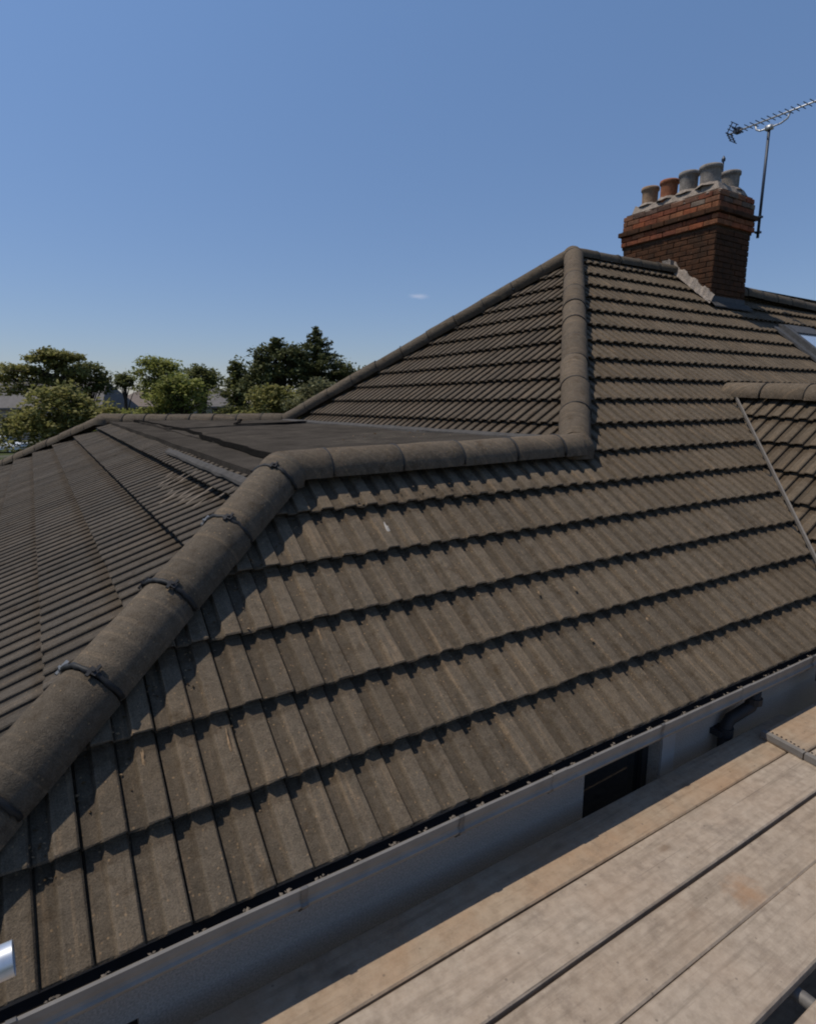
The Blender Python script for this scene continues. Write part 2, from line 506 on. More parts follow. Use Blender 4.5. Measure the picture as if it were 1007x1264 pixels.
M['tile_front'] = tile_material('roof_tile_front', (0.086, 0.072, 0.056), (0.144, 0.120, 0.094), (0.134, 0.104, 0.073), F1[1], F1[2], F=F1, G=G1, dirt=0.68)
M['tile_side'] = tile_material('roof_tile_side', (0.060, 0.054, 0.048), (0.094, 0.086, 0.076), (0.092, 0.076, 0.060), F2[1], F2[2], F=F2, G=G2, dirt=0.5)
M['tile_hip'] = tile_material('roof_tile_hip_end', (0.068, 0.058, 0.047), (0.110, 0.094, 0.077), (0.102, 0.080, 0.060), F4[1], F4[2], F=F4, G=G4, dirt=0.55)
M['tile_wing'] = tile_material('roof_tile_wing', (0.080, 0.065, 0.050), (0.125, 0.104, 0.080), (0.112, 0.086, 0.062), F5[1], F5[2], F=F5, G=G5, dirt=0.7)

TILE_RISE = 0.044    # lift of a tail over the course below
TW = 0.272           # cover width of a tile: two rolls

def tile_grid(G, seed):
    """one interlocking tile, two flat rolls: x across, y up the slope, z out of the slope"""
    r = random.Random(seed)
    pts = []
    for k in range(2):
        x0 = k * TW / 2
        pts += [(x0 + 0.0005, -0.024 if k == 0 else -0.016), (x0 + (0.005 if k == 0 else 0.004), -0.024 if k == 0 else -0.016), (x0 + 0.007, -0.0115),
                (x0 + 0.052, -0.0105), (x0 + 0.064, 0.0100), (x0 + 0.129, 0.0095), (x0 + 0.1345, 0.003)]
    pts.append((TW - 0.001, -0.024))
    if G > 0.36:
        pts = [(x, h * 0.62) for x, h in pts]
    rows = [(0.055, 'back'), (0.004, 'under'), (0.0, -0.005), (0.006, 0.0), (G * 0.55, 0.0), (G + 0.035, 0.0)]
    T = TILE_RISE * (1.7 if G > 0.36 else 1.0)
    v, f = [], []
    chip = [r.uniform(-0.0035, 0.0035) for _ in pts]
    for ri, (y, dz) in enumerate(rows):
        for i, (x, h) in enumerate(pts):
            yy = y + (chip[i] if ri in (1, 2) else 0)
            if dz == 'back':
                z = h - T - 0.008
            elif dz == 'under':
                z = h - 0.015
            else:
                z = h - T * y / G + dz + r.uniform(-0.0008, 0.0008)
            v.append((x, yy, z))
    n = len(pts)
    for a in range(len(rows) - 1):
        for i in range(n - 1):
            f.append((a * n + i, a * n + i + 1, (a + 1) * n + i + 1, (a + 1) * n + i))
    return v, f

TILE_MESH = {}
def tile_mesh(key, G, mat):
    if key not in TILE_MESH:
        v, f = tile_grid(G, hash(key[1]) % 1000 + 5)
        me = bpy.data.meshes.new('roof_tile')
        me.from_pydata(v, [], f)
        me.materials.append(mat)
        TILE_MESH[key] = (me, np.array(v), f)
    return TILE_MESH[key]

def clip_mesh(verts, faces, planes):
    bm = bmesh.new()
    vs = [bm.verts.new(p) for p in verts]
    for q in faces:
        bm.faces.new([vs[i] for i in q])
    for (ax, ay, nx, ny) in planes:
        bmesh.ops.bisect_plane(bm, geom=bm.verts[:] + bm.edges[:] + bm.faces[:], plane_co=(ax, ay, 0),
                               plane_no=Vector((nx, ny, 0)).normalized(), clear_inner=True, dist=1e-5)
    bm.verts.index_update()
    v = [tuple(q.co) for q in bm.verts]
    f = [tuple(x.index for x in q.verts) for q in bm.faces]
    bm.free()
    return v, f

HIP1 = (-0.191, 2.154, 1.006, -1.346)          # front slope side
UHIP = (3.59, 3.25, 2.74, -2.80)
LHIP = (6.39, 6.02, -3.35, -2.84)
FHIP = (1.10, 12.1, -2.0, -1.05)
VAL = (6.62, 3.81, -0.956, 0.859)
neg = lambda p: (p[0], p[1], -p[2], -p[3])

def planes_front(x, y, i):
    if i < 8.45:
        base = [VAL]
    else:
        base = []
    if x < 3.50:
        return base + [HIP1, (0, 3.20, 0, -1)]
    if x < 3.78:
        return base + [UHIP]
    top = 6.06 if x < 9.4 else 5.72
    return base + [UHIP, (0, top, 0, -1)]
planes_side = lambda x, y, i: [neg(HIP1), FHIP, (1.17, 0, -1, 0)]
planes_hip = lambda x, y, i: [neg(UHIP), LHIP, (3.46, 0, 1, 0)]
planes_wing = lambda x, y, i: [neg(VAL), (0, 0.2, 0, 1), (6.63, 3.82, -0.993, 0.109)]

slopes = []
def slope_sheet(name, pts, mat, drop=0.100):
    v = [Vector(p) - V(0, 0, drop) for p in pts]
    return mesh_obj(name, v, [tuple(range(len(v)))], mat, house)

def on1(x, y): return V(x, y, -1.587 + 0.82166 * (y - 1.69))
def on2(x, y): return V(x, y, -1.093 + 0.56 * x + 0.012 * (y - 2.5))
def on4(x, y): return V(x, y, -0.368 + 0.8 * (x - 3.536))
def on5(x, y):
    n = F5[3]; O = F5[0]
    return V(x, y, O.z - (n.x * (x - O.x) + n.y * (y - O.y)) / n.z)

roof_front = slope_sheet('roof_slope', [on1(-0.8, 1.72), on1(4.74, 1.72), on1(6.62, 3.81), on1(14.2, 3.81), on1(14.2, 5.7), on1(9.4, 5.7), on1(9.4, 6.05), on1(6.42, 6.05), on1(3.59, 3.2), on1(1.2, 3.2)], M['underlay'])
roof_front['label'] = 'broad brown front slope running up to the chimney'
roof_side = slope_sheet('roof_slope', [on2(-0.83, 1.7), on2(1.16, 3.17), on2(1.16, 12.0), on2(-0.8, 15.7)], M['underlay'])
roof_side['label'] = 'dark grey side slope left of the near hip'
roof_hip = slope_sheet('roof_slope', [on4(3.47, 3.2), on4(6.39, 6.0), on4(3.47, 9.44)], M['underlay'])
roof_hip['label'] = 'triangular hip end above the flat roof'
roof_wing = slope_sheet('roof_slope', [on5(6.62, 3.81), on5(4.715, 1.69), on5(4.55, 0.2), on5(6.23, 0.2)], M['underlay'])
roof_wing['label'] = 'wing slope at the right edge beyond the valley'

tiles = []       # (priority, frame matrix, key, G, mat, planes or None, parent)
CAMI = cam.matrix_world.inverted()
def seen(p):
    q = CAMI @ (Vector(p) + UP)
    if q.z > -0.2:
        return 9, 9, 0.1
    return q.x / -q.z * 731 / 503.5, q.y / -q.z * 731 / 632, -q.z

def lay(F, G, rows, crange, planes_of, mat, parent, key, skip=None, stagger=0.0):
    O, e1, e2, n = F
    for r in rows:
        for c in range(*crange):
            x = c * TW + stagger * (r % 2) * TW / 2
            jr = random.uniform
            base = O + e1 * (x + jr(-.0012, .0012)) + e2 * (r * G + jr(-.003, .003)) + n * jr(-.0015, .0015)
            ang = jr(-.004, .004)
            a1 = (e1 + e2 * ang).normalized(); a2 = n.cross(a1)
            mid = base + e1 * TW / 2 + e2 * G / 2
            if skip and skip(mid):
                continue
            pl = planes_of(mid.x, mid.y, r + 0.5)
            cs = [base + e1 * (TW * i) + e2 * ((G + 0.035) * j) for i in (0, 1) for j in (0, 1)]
            need, out = [], False
            for q in pl:
                dd = [((k.x - q[0]) * q[2] + (k.y - q[1]) * q[3]) for k in cs]
                if max(dd) <= 0.004:
                    out = True; break
                if min(dd) < 0:
                    need.append(q)
            if out:
                continue
            Mx = Matrix(((a1.x, a2.x, n.x, base.x), (a1.y, a2.y, n.y, base.y), (a1.z, a2.z, n.z, base.z), (0, 0, 0, 1)))
            sx, sy, dep = seen(mid)
            facing = max(0.02, -(mid.normalized().dot(n)))
            pri = facing / dep ** 2 if abs(sx) < 1.06 and abs(sy) < 1.06 else 0
            tiles.append((pri, Mx, (key, random.randrange(5)), G, mat, need, parent))

def skip_front(p):
    if 9.86 < p.x < 10.66 and 4.3 < p.y < 4.95:
        return True                                    # under the skylight
    return p.x > 6.7 and p.y < 3.55
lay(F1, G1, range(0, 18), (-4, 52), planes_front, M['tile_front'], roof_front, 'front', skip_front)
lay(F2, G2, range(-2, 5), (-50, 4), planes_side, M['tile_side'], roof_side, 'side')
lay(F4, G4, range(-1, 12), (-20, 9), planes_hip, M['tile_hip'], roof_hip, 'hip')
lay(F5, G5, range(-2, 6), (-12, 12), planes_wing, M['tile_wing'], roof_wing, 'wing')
tiles.sort(key=lambda t: -t[0])

joined_v, joined_f, joined_m = [], [], []
mat_slots = [M['tile_front'], M['tile_side'], M['tile_hip'], M['tile_wing']]
nv = 0
for idx, (pri, Mx, key, G, mat, need, parent) in enumerate(tiles):
    me, lv, lf = tile_mesh(key, G, mat)
    R3 = np.array(Mx.to_3x3()); t3 = np.array(Mx.translation)
    single = idx < 298 and pri > 0
    if single and not need:
        o = bpy.data.objects.new('roof_tile', me)
        o.parent = parent
        mm = Mx.copy(); mm.translation = Mx.translation + UP - WLOC[parent.name]
        o.matrix_basis = mm
        COL.objects.link(o)
        continue
    wv = lv @ R3.T + t3
    wf = lf
    if need:
        wv, wf = clip_mesh(wv.tolist(), lf, need)
        if len(wf) < 1:
            continue
    if single:
        mesh_obj('roof_tile', wv, wf, mat, parent)
    else:
        k = len(joined_v)
        joined_v.extend([tuple(q) for q in wv])
        joined_f.extend([tuple(i + k for i in q) for q in wf])
        joined_m.extend([mat_slots.index(mat)] * len(wf))
o = mesh_obj('roof_tile', joined_v, joined_f, None, house, mats=mat_slots, midx=joined_m)
o['kind'] = 'stuff'

# hidden slopes on the far sides, closing the roof
slope_sheet('roof_slope', [V(6.4, 6.06, 2.0), V(14.2, 6.06, 1.98), V(14.2, 10.5, -1.6), V(3.5, 10.5, -1.6), V(3.5, 9.4, -0.38)], M['tile_hip'], 0.02)
slope_sheet('roof_slope', [V(3.5, 9.42, -0.42), V(1.13, 12.02, -0.42), V(-0.75, 15.7, -1.5), V(3.5, 13.2, -2.2)], M['tile_hip'], 0.02)
wr0 = V(6.62, 3.81, 0.13); wr1 = wr0 - u5 * 3.65
slope_sheet('roof_slope', [wr0, wr1, wr1 + V(1.75, 0, -1.6), V(8.5, 1.75, -1.5)], M['tile_wing'], 0.03)

# ------------------------------------------------------------------ ridge and hip tiles
def half_round(name, a, b, r, mat, parent, arc=100, wob=0.0, r2=None, ends=True, n=12):
    a, b = Vector(a), Vector(b)
    t = (b - a).normalized()
    side = t.cross(V(0, 0, 1)).normalized()
    upv = side.cross(t)
    v, f = [], []
    L = (b - a).length
    st = [0, 0.012, L * 0.2, L * 0.4, L * 0.6, L * 0.8, L - 0.006, L]
    sd = random.random() * 50
    r2 = r2 or r
    for s in st:
        rr = r + (r2 - r) * s / L
        if s in (0, L):
            rr -= 0.006
        for k in range(n + 1):
            th = math.radians(-arc + 2 * arc * k / n)
            q = rr + 0.005 * nz((s * 6 + sd, th * 2, sd)) + 0.002 * nz((s * 22, th * 6, sd))
            v.append(a + t * s + side * (math.sin(th) * q) + upv * (math.cos(th) * q))
    m = n + 1
    for i in range(len(st) - 1):
        for k in range(n):
            f.append((i * m + k, i * m + k + 1, (i + 1) * m + k + 1, (i + 1) * m + k))
    if ends:      # thickness shown at both mouths
        for base, s in ((0, 0), (len(v) - m, L)):
            k0 = len(v)
            for k in range(m):
                q = v[base + k] - (a + t * s)
                v.append(a + t * s + q * (1 - 0.016 / r))
            for k in range(n):
                f.append((base + k, base + k + 1, k0 + k + 1, k0 + k))
    return mesh_obj(name, v, f, mat, parent, smooth=True)

def union_ring(c, t, r, parent, w=0.014, big=True, mat=None):
    """black dry-ridge union between two ridge tiles, lumpy, with its clips"""
    c, t = Vector(c), Vector(t).normalized()
    side = t.cross(V(0, 0, 1)).normalized(); upv = side.cross(t)
    n = 22 if big else 12
    sd = random.random() * 90
    g = Geo()
    pts, rad = [], []
    for k in range(n + 1):
        th = math.radians(-98 + 196 * k / n)
        wob = 0.012 * nz((k * 0.7, sd, 0)) if big else 0
        pts.append(c + side * math.sin(th) * r + upv * math.cos(th) * r + t * wob)
        rad.append(w * (0.55 + 0.5 * abs(nz((k * 1.1, sd, 5)))) if big else w * 0.5)
    g.tube(pts, rad, 6)
    ring = g.obj('ridge_union', mat or M['union'], parent, smooth=True)
    return ring, side, upv

def clip_on(ring, c, t, side, upv, r, deg, mat):
    th = math.radians(deg)
    o_ = side * math.sin(th) + upv * math.cos(th)
    tan = side * math.cos(th) - upv * math.sin(th)
    p = Vector(c) + o_ * (r + 0.008)
    t = Vector(t).normalized()
    g = Geo()
    g.obox(p, t * 0.013, tan * 0.017, o_ * 0.004)
    g.obox(p + t * 0.018 + tan * 0.006, t * 0.012, tan * 0.005, o_ * 0.006)
    g.obox(p - t * 0.016 - tan * 0.008, t * 0.010, tan * 0.006, o_ * 0.005)
    g.tube([p, p + o_ * 0.012], 0.006, 8)
    g.obj('clip', mat, ring)

def run(a, b, r, mat, L=0.45, arc=100, clips=0, w=0.014, start=0.0, lift=0.0, sag=0.007):
    a, b = Vector(a), Vector(b)
    t = (b - a).normalized()
    D = (b - a).length
    s = -start
    ax = -V(0, 0, 1) * 0
    while s < D - 0.02:
        s0, s1 = max(s, 0), min(s + L, D)
        j = V(random.uniform(-sag, sag), random.uniform(-sag, sag), random.uniform(-sag, sag))
        half_round('ridge_tile', a + t * (s0 + 0.002) + j, a + t * (s1 - 0.002) + j, r, mat, house, arc, r2=r * 1.015)
        if s1 < D - 0.03:
            ring, sd, uv = union_ring(a + t * s1, t, r + 0.002, house, w, clips > 0)
            if clips:
                clip_on(ring, a + t * s1, t, sd, uv, r + 0.004, -48 + random.uniform(-6, 6), M['steel_clip'] if random.random() < .7 else M['dark_metal'])
                clip_on(ring, a + t * s1, t, sd, uv, r + 0.004, 22 + random.uniform(-10, 10), M['dark_metal'])
        s += L

CR = 0.125
def axis(p, r=CR):
    return Vector(p) - V(0, 0, r)

hipA, hipB = V(-0.19, 2.132, -1.093), V(1.143, 3.127, -0.276)
hd = (hipB - hipA)
run(axis(hipA - hd * 0.46), axis(hipB + hd * 0.02), CR, M['ridge'], 0.455, 106, clips=1, w=0.017, start=0.115)
run(axis((1.12, 3.165, -0.268)), axis((3.52, 3.20, -0.235)), CR, M['ridge_warm'], 0.47, 104, w=0.016, start=0.18)
UA, UB = V(3.56, 3.23, -0.20), V(6.42, 6.03, 2.08)
run(axis(UA), axis(UB), CR, M['ridge_warm'], 0.452, 104, w=0.012)
LA, LB = V(3.52, 9.40, -0.185), V(6.42, 6.05, 2.07)
run(axis(LA, .1), axis(LB, .1), 0.1, M['ridge'], 0.455, 135, w=0.010)
run(axis((1.12, 12.02, -0.20)), axis((3.52, 9.42, -0.18)), CR, M['ridge'], 0.45, 104, w=0.016)
run(axis((1.10, 12.08, -0.22)), axis((-0.9, 15.9, -1.36)), CR, M['ridge'], 0.45, 104, w=0.012)
run(axis((6.42, 6.06, 2.07), .1), axis((8.66, 6.06, 2.09), .1), 0.1, M['ridge'], 0.45, 104, w=0.012)
run(axis((9.5, 5.70, 1.86)), axis((14.2, 5.62, 1.71)), CR, M['ridge'], 0.45, 104, w=0.012)
w0 = V(6.60, 3.82, 0.225)
run(axis(w0), axis(w0 - u5 * 3.7), CR, M['ridge_warm'], 0.45, 104, w=0.008)

def cap(c, rx, ry, rz, mat, seed):
    """rounded mortared cap where ridge and hips meet"""
    v, f = [], []
    n, m = 16, 7
    for i in range(m + 1):
        ph = math.pi / 2 * (1 - i / m) - (0.35 if i == m else 0)
        for k in range(n):
            th = 2 * math.pi * k / n
            q = 1 + 0.06 * nz((math.cos(th) * 2, math.sin(th) * 2, seed + i * 0.4))
            v.append((c[0] + rx * q * math.cos(ph) * math.cos(th), c[1] + ry * q * math.cos(ph) * math.sin(th), c[2] + rz * q * math.sin(ph)))
    for i in range(m):
        for k in range(n):
            f.append((i * n + k, i * n + (k + 1) % n, (i + 1) * n + (k + 1) % n, (i + 1) * n + k))
    mesh_obj('ridge_cap', v, f, mat, house, smooth=True)
cap((1.135, 3.13, -0.41), 0.135, 0.13, 0.142, M['ridge_warm'], 1)
cap((3.545, 3.205, -0.37), 0.15, 0.135, 0.15, M['ridge_warm'], 4)
cap((6.42, 6.05, 1.93), 0.14, 0.14, 0.155, M['ridge_warm'], 7)
cap((1.12, 12.05, -0.34), 0.2, 0.2, 0.15, M['ridge'], 9)

# ------------------------------------------------------------------ flat roof between the ridges
flat = mesh_obj('flat_roof', [V(1.17, 3.2, -0.50), V(3.5, 3.2, -0.42), V(3.5, 9.4, -0.38), V(1.17, 12.0, -0.42)], [(0, 1, 2, 3)], M['underlay'], house)
def deck_z(x, y):
    a = -0.440 + 0.012 * (y - 2.5)
    k = min(1, max(0, (x - 1.17) / 2.33))
    return a + (-0.305 - a) * k + 0.012 * nz((x * 1.3, y * 1.1, 0)) + 0.006 * nz((x * 5, y * 4, 3))
def felt_sheet(poly_lo, poly_hi, lift, nx=14, ny=26):
    """sheet between two edge lines (functions of t along y); slightly raised with turned-down edges"""
    v, f = [], []
    for j in range(ny + 1):
        t = j / ny
        xa, ya = poly_lo(t); xb, yb = poly_hi(t)
        for i in range(nx + 1):
            s = i / nx
            x = xa + (xb - xa) * s; y = ya + (yb - ya) * s
            if i in (0, nx):
                x += 0.02 * nz((y * 3, lift * 90, i))
            if j in (0, ny):
                y += 0.03 * nz((x * 3, lift * 70, j))
            z = deck_z(x, y) + lift * (0.8 + 0.5 * nz((x * 2, y * 2, 7)))
            v.append((x, y, z))
    w = nx + 1
    f = [(j * w + i, j * w + i + 1, (j + 1) * w + i + 1, (j + 1) * w + i) for j in range(ny) for i in range(nx)]
    rim = [i for i in range(w)] + [j * w + nx for j in range(1, ny + 1)] + [ny * w + i for i in range(nx - 1, -1, -1)] + [j * w for j in range(ny - 1, 0, -1)]
    k0 = len(v)
    for q in rim:
        v.append((v[q][0], v[q][1], v[q][2] - 0.05))
    for a in range(len(rim)):
        b = (a + 1) % len(rim)
        f.append((rim[a], rim[b], k0 + b, k0 + a))
    o = mesh_obj('felt_sheet', v, f, M['felt'], flat)
    return o
M['bitumen'] = plain('bitumen', (0.014, 0.013, 0.012), 1.0, 0.0)
far_y = lambda x: 12.0 - (x - 1.13) * 1.09
felt_sheet(lambda t: (1.16, 3.15 + t * 8.8), lambda t: (1.56, 3.15 + t * 8.4), 0.0)
felt_sheet(lambda t: (1.48, 3.15 + t * 5.2), lambda t: (3.52, 3.15 + t * 5.2), 0.018)
felt_sheet(lambda t: (1.50, 8.25 + t * 3.3), lambda t: (3.52, 8.25 + t * 1.1), 0.036)
def seam(pts, w):
    g = Geo()
    prev = None
    q = []
    for (xa, ya), (xb, yb) in zip(pts[:-1], pts[1:]):
        n_ = max(2, int(math.hypot(xb - xa, yb - ya) / 0.12))
        q += [(xa + (xb - xa) * k / n_, ya + (yb - ya) * k / n_) for k in range(n_)]
    q.append(pts[-1])
    v, f = [], []
    for k, (x, y) in enumerate(q):
        a_ = Vector((q[min(k + 1, len(q) - 1)][0] - q[max(k - 1, 0)][0], q[min(k + 1, len(q) - 1)][1] - q[max(k - 1, 0)][1], 0)).normalized()
        s_ = V(-a_.y, a_.x, 0)
        c = V(x, y, 0) + s_ * 0.05 * nz((x * 2.2, y * 2.2, 11))
        ww = w * (0.6 + 0.9 * abs(nz((x * 4, y * 4, 2))))
        z_ = deck_z(x, y) + 0.036
        v += [c - s_ * ww + V(0, 0, z_ - 0.03), c - s_ * ww * .6 + V(0, 0, z_ + .012), c + s_ * ww * .6 + V(0, 0, z_ + .012), c + s_ * ww + V(0, 0, z_ - 0.03)]
    for k in range(len(q) - 1):
        for i in range(3):
            f.append((k * 4 + i, k * 4 + i + 1, (k + 1) * 4 + i + 1, (k + 1) * 4 + i))
    mesh_obj('felt_seam', v, f, M['bitumen'], flat)
seam([(1.50, 11.3), (1.60, 7.8), (1.46, 5.5), (1.44, 4.7), (1.42, 3.3)], 0.022)
seam([(2.9, 9.9), (2.41, 8.35), (2.94, 8.22), (3.45, 8.25)], 0.035)
# lead strip along the head of the side slope, and the crumpled piece by the hip
def strip(name, a, b, wdir, w, th, mat, parent, n=18, wob=0.006):
    a, b, wdir = Vector(a), Vector(b), Vector(wdir)
    v, f = [], []
    for i in range(n + 1):
        p = a + (b - a) * (i / n)
        for s, zz in ((0, -th), (0.06, 0.004), (0.55, th * 0.5), (1, 0.002), (1.02, -th)):
            q = p + wdir * (w * s) + V(0, 0, zz + wob * nz(((i * 0.7), s * 3, w * 40)))
            q += wdir * (0.012 * nz((i * 0.9, 3, s))) * (1 if s in (0, 1) else 0)
            v.append(q)
    for i in range(n):
        for k in range(4):
            f.append((i * 5 + k, i * 5 + k + 1, (i + 1) * 5 + k + 1, (i + 1) * 5 + k))
    return mesh_obj(name, v, f, mat, parent)
strip('lead_flashing', on2(1.03, 3.2) + V(0, 0, 0.022), on2(1.03, 5.95) + V(0, 0, 0.022), (0.872, 0, 0.489), 0.055, 0.012, M['lead_pale'], house)
strip('lead_flashing', V(3.40, 3.3, -0.285), V(3.40, 9.35, -0.285), (0.97, 0, 0.25), 0.10, 0.02, M['lead_pale'], house)
# ------------------------------------------------------------------ valley between front slope and wing
a, b = on1(4.70, 1.674) + V(0, 0, 0.03), on1(6.61, 3.80) + V(0, 0, 0.03)
vd = (b - a).normalized()
pv = V(-0.743, 0.669, 0)
g = Geo()
g.obox((a + b) / 2, (b - a) / 2, pv * 0.007, vd.cross(pv).normalized() * 0.016)
g.obj('valley_trim', M['valley'], house)
g = Geo()
g.obox((a + b) / 2 + pv * 0.045 - V(0, 0, 0.075), (b - a) / 2, pv * 0.07, vd.cross(pv).normalized() * 0.004)
g.obj('valley_trough', M['underlay'], house)

# ------------------------------------------------------------------ chimney
CX0, CX1, CY0, CY1 = 8.665, 9.555, 5.415, 7.035
chim = mesh_obj('chimney', *(lambda gg: (gg.v, gg.f))(Geo().box((CX0 + .012, CY0 + .012, 0.6), (CX1 - .012, CY1 - .012, 2.53))
        .box((CX0 + .0, CY0 + .0, 2.53), (CX1 - .0, CY1 - .0, 2.79)).box((CX0 + .012, CY0 + .012, 2.79), (CX1 - .012, CY1 - .012, 3.04))), M['mortar_dark'], house)
BR = {}
def brick_mesh(L, mat, seed):
    key = (round(L, 3), mat.name, seed)
    if key not in BR:
        r = random.Random(seed * 13 + 1)
        h, d = 0.0340, 0.045
        v, e = [], 0.004
        for sx in (-1, 1):
            for sy in (-1, 1):
                for sz in (-1, 1):
                    v.append((sx * L / 2 + r.uniform(-.004, .004), sy * d + r.uniform(-.004, .004), sz * h + r.uniform(-.003, .003)))
        bm = bmesh.new()
        vs = [bm.verts.new(p) for p in v]
        for q in ((0, 1, 3, 2), (4, 6, 7, 5), (0, 4, 5, 1), (2, 3, 7, 6), (0, 2, 6, 4), (1, 5, 7, 3)):
            bm.faces.new([vs[i] for i in q])
        bmesh.ops.bevel(bm, geom=bm.edges[:], offset=0.006, segments=1, affect='EDGES')
        bmesh.ops.recalc_face_normals(bm, faces=bm.faces[:])
        me = bpy.data.meshes.new('brick')
        bm.to_mesh(me); bm.free()
        me.materials.append(mat)
        BR[key] = me
    return BR[key]

def lay_bricks(z, grow, mat, odd, faces='WS'):
    """one course: W is the long face towards -x, S the short one towards -y"""
    for fc in faces:
        if fc == 'W':
            a, b, fix = CY0 - grow, CY1 + grow, CX0 - grow
        else:
            a, b, fix = CX0 - grow, CX1 + grow, CY0 - grow
        total = b - a
        unit = 0.2255
        s = a
        first = odd if fc == 'W' else not odd
        cells = []
        if first:
            cells.append(0.1125)
        while sum(cells) < total - 0.04:
            cells.append(min(unit, total - sum(cells)))
        for L in cells:
            mid = s + L / 2
            s += L
            bl = max(0.05, L - 0.009)
            if fc == 'W':
                if z < (2.10 - abs(mid - 6.06) * 0.82) - 0.06:
                    continue
                loc = V(fix + 0.045 - 0.005 + random.uniform(-.003, .003), mid, z)
                rot = math.pi / 2
            else:
                if z < 1.40:
                    continue
                loc = V(mid, fix + 0.045 - 0.005 + random.uniform(-.003, .003), z)
                rot = 0
            o = bpy.data.objects.new('brick', brick_mesh(round(bl, 2), mat, random.randrange(4)))
            o.parent = chim
            o.location = loc + UP - WLOC[chim.name]
            o.rotation_euler = (random.uniform(-.01, .01), random.uniform(-.01, .01), rot + random.uniform(-.008, .008))
            COL.objects.link(o)
z = 1.395
k = 0
while z < 2.52:
    lay_bricks(z, 0.0, M['brick_shaft'], k % 2 == 0)
    z += 0.0765; k += 1
for zz, gr, mt in ((2.580, 0.035, 'brick_band'), (2.657, 0.035, 'brick_band'), (2.737, 0.075, 'brick_shaft'), (2.822, 0.02, 'brick_band'), (2.899, 0.02, 'brick_neck'), (2.976, 0.02, 'brick_neck')):
    lay_bricks(zz, gr, M[mt], k % 2 == 0); k += 1
# the two faces turned away
g = Geo()
for kk in range(21):
    zc = 1.395 + kk * 0.0765
    gr = 0.0 if zc < 2.53 else (0.035 if zc < 2.69 else 0.06 if zc < 2.78 else 0.02)
    for q in range(7):
        y0 = CY0 + q * 0.231 + 0.005
        g.box((CX1 + gr - 0.06, y0, zc - .032), (CX1 + gr, y0 + .22, zc + .032), 0.003)
    for q in range(4):
        x0 = CX0 + q * 0.2225 + 0.005
        g.box((x0, CY1 + gr - 0.06, zc - .032), (x0 + .212, CY1 + gr, zc + .032), 0.003)
o = g.obj('brick', M['brick_shaft'], chim); o['kind'] = 'stuff'
# flaunching: lumpy mortar bed on top
v, f = [], []
nx, ny = 16, 26
for j in range(ny + 1):
    for i in range(nx + 1):
        x = CX0 - 0.02 + (CX1 - CX0 + 0.04) * i / nx
        y = CY0 - 0.02 + (CY1 - CY0 + 0.04) * j / ny
        edge = min(i, nx - i, j, ny - j)
        z = 2.985 + (0.0 if edge == 0 else 0.06 if edge == 1 else 0.17) + 0.06 * nz((x * 6, y * 6, 1)) + 0.045 * nz((x * 15, y * 15, 2))
        if edge == 0:
            x += 0.03 * nz((x * 9, y * 9, 4)); y += 0.03 * nz((x * 9, y * 9, 8))
        v.append((x, y, z))
f = [(j * (nx + 1) + i, j * (nx + 1) + i + 1, (j + 1) * (nx + 1) + i + 1, (j + 1) * (nx + 1) + i) for j in range(ny) for i in range(nx)]
mesh_obj('flaunching', v, f, M['mortar'], chim)
def pot(x, y, z1, r, mat, label=None, lean=0.0):
    h = z1 - 2.98
    g = Geo()
    g.lathe((x, y, 2.98), [(r * 0.92, 0), (r * 0.93, h * 0.2), (r * 0.94, h * 0.55), (r * 0.96, h * 0.84), (r * 1.0, h * 0.865), (r * 1.10, h * 0.89),
                           (r * 1.11, h * 0.96), (r * 1.05, h), (r * 0.9, h), (r * 0.84, h * 0.9), (r * 0.82, h * 0.5)], 22)
    if lean:
        g.v = [(p[0] + lean * (p[2] - 2.98), p[1], p[2]) for p in g.v]
    o = g.obj('chimney_pot', mat, chim, smooth=True)
    if label:
        o['label'] = label
    g = Geo(); g.lathe((x, y, 2.98), [(0.0, h * 0.55), (r * 0.83, h * 0.56)], 16)
    g.obj('flue_soot', M['soot'], chim)
    g = Geo()
    g.lathe((x, y, 3.10), [(r * 0.9, 0.09), (r * 1.12, 0.075), (r * 1.35, 0.04)], 14)
    g.v = [(p[0], p[1], p[2] + 0.02 * nz((p[0] * 14, p[1] * 14, 5))) for p in g.v]
    g.obj('mortar_collar', M['mortar'], chim)
pot(8.87, 6.74, 3.43, 0.128, M['pot_buff'], 'buff clay pot at the far left of the row')
pot(8.87, 6.40, 3.44, 0.133, M['pot_red'], 'red clay pot', 0.02)
pot(8.87, 6.06, 3.455, 0.138, M['pot_grey'])
pot(8.87, 5.71, 3.44, 0.150, M['pot_grey'], 'tallest grey clay pot at the front of the row')
pot(9.30, 5.66, 3.42, 0.132, M['pot_grey'], 'grey clay pot set behind the row')
# cement fillet stepping down the long face, lead at the front
v, f = [], []
n = 26
for i in range(n + 1):
    y = 5.36 + (6.16 - 5.36) * i / n
    p = on1(CX0, y)
    hgt = 0.085 + 0.03 * (int(i / 3) % 2) + 0.03 * nz((i * 0.8, 2, 2))
    wd = 0.10 + 0.03 * nz((i * 0.6, 5, 1))
    v += [p + V(-wd, 0, 0.004), p + V(-wd * 0.6, 0, 0.040 + 0.012 * nz((i, 1, 7))), p + V(-0.020, 0, hgt + 0.02), p + V(0.012, 0, hgt + 0.05)]
for i in range(n):
    for k in range(3):
        f.append((i * 4 + k, i * 4 + k + 1, (i + 1) * 4 + k + 1, (i + 1) * 4 + k))
mesh_obj('mortar_fillet', v, f, M['mortar'], chim)
g = Geo()
g.obox(V(CX0 - 0.04, 6.12, 2.12), (0.075, 0, 0), (0, 0.07, 0.0), (0, 0, 0.045))
g.v = [tuple(Vector(p) + V(nz(p, 9), nz(p, 7), nz(p, 8)) * 0.02) for p in g.v]
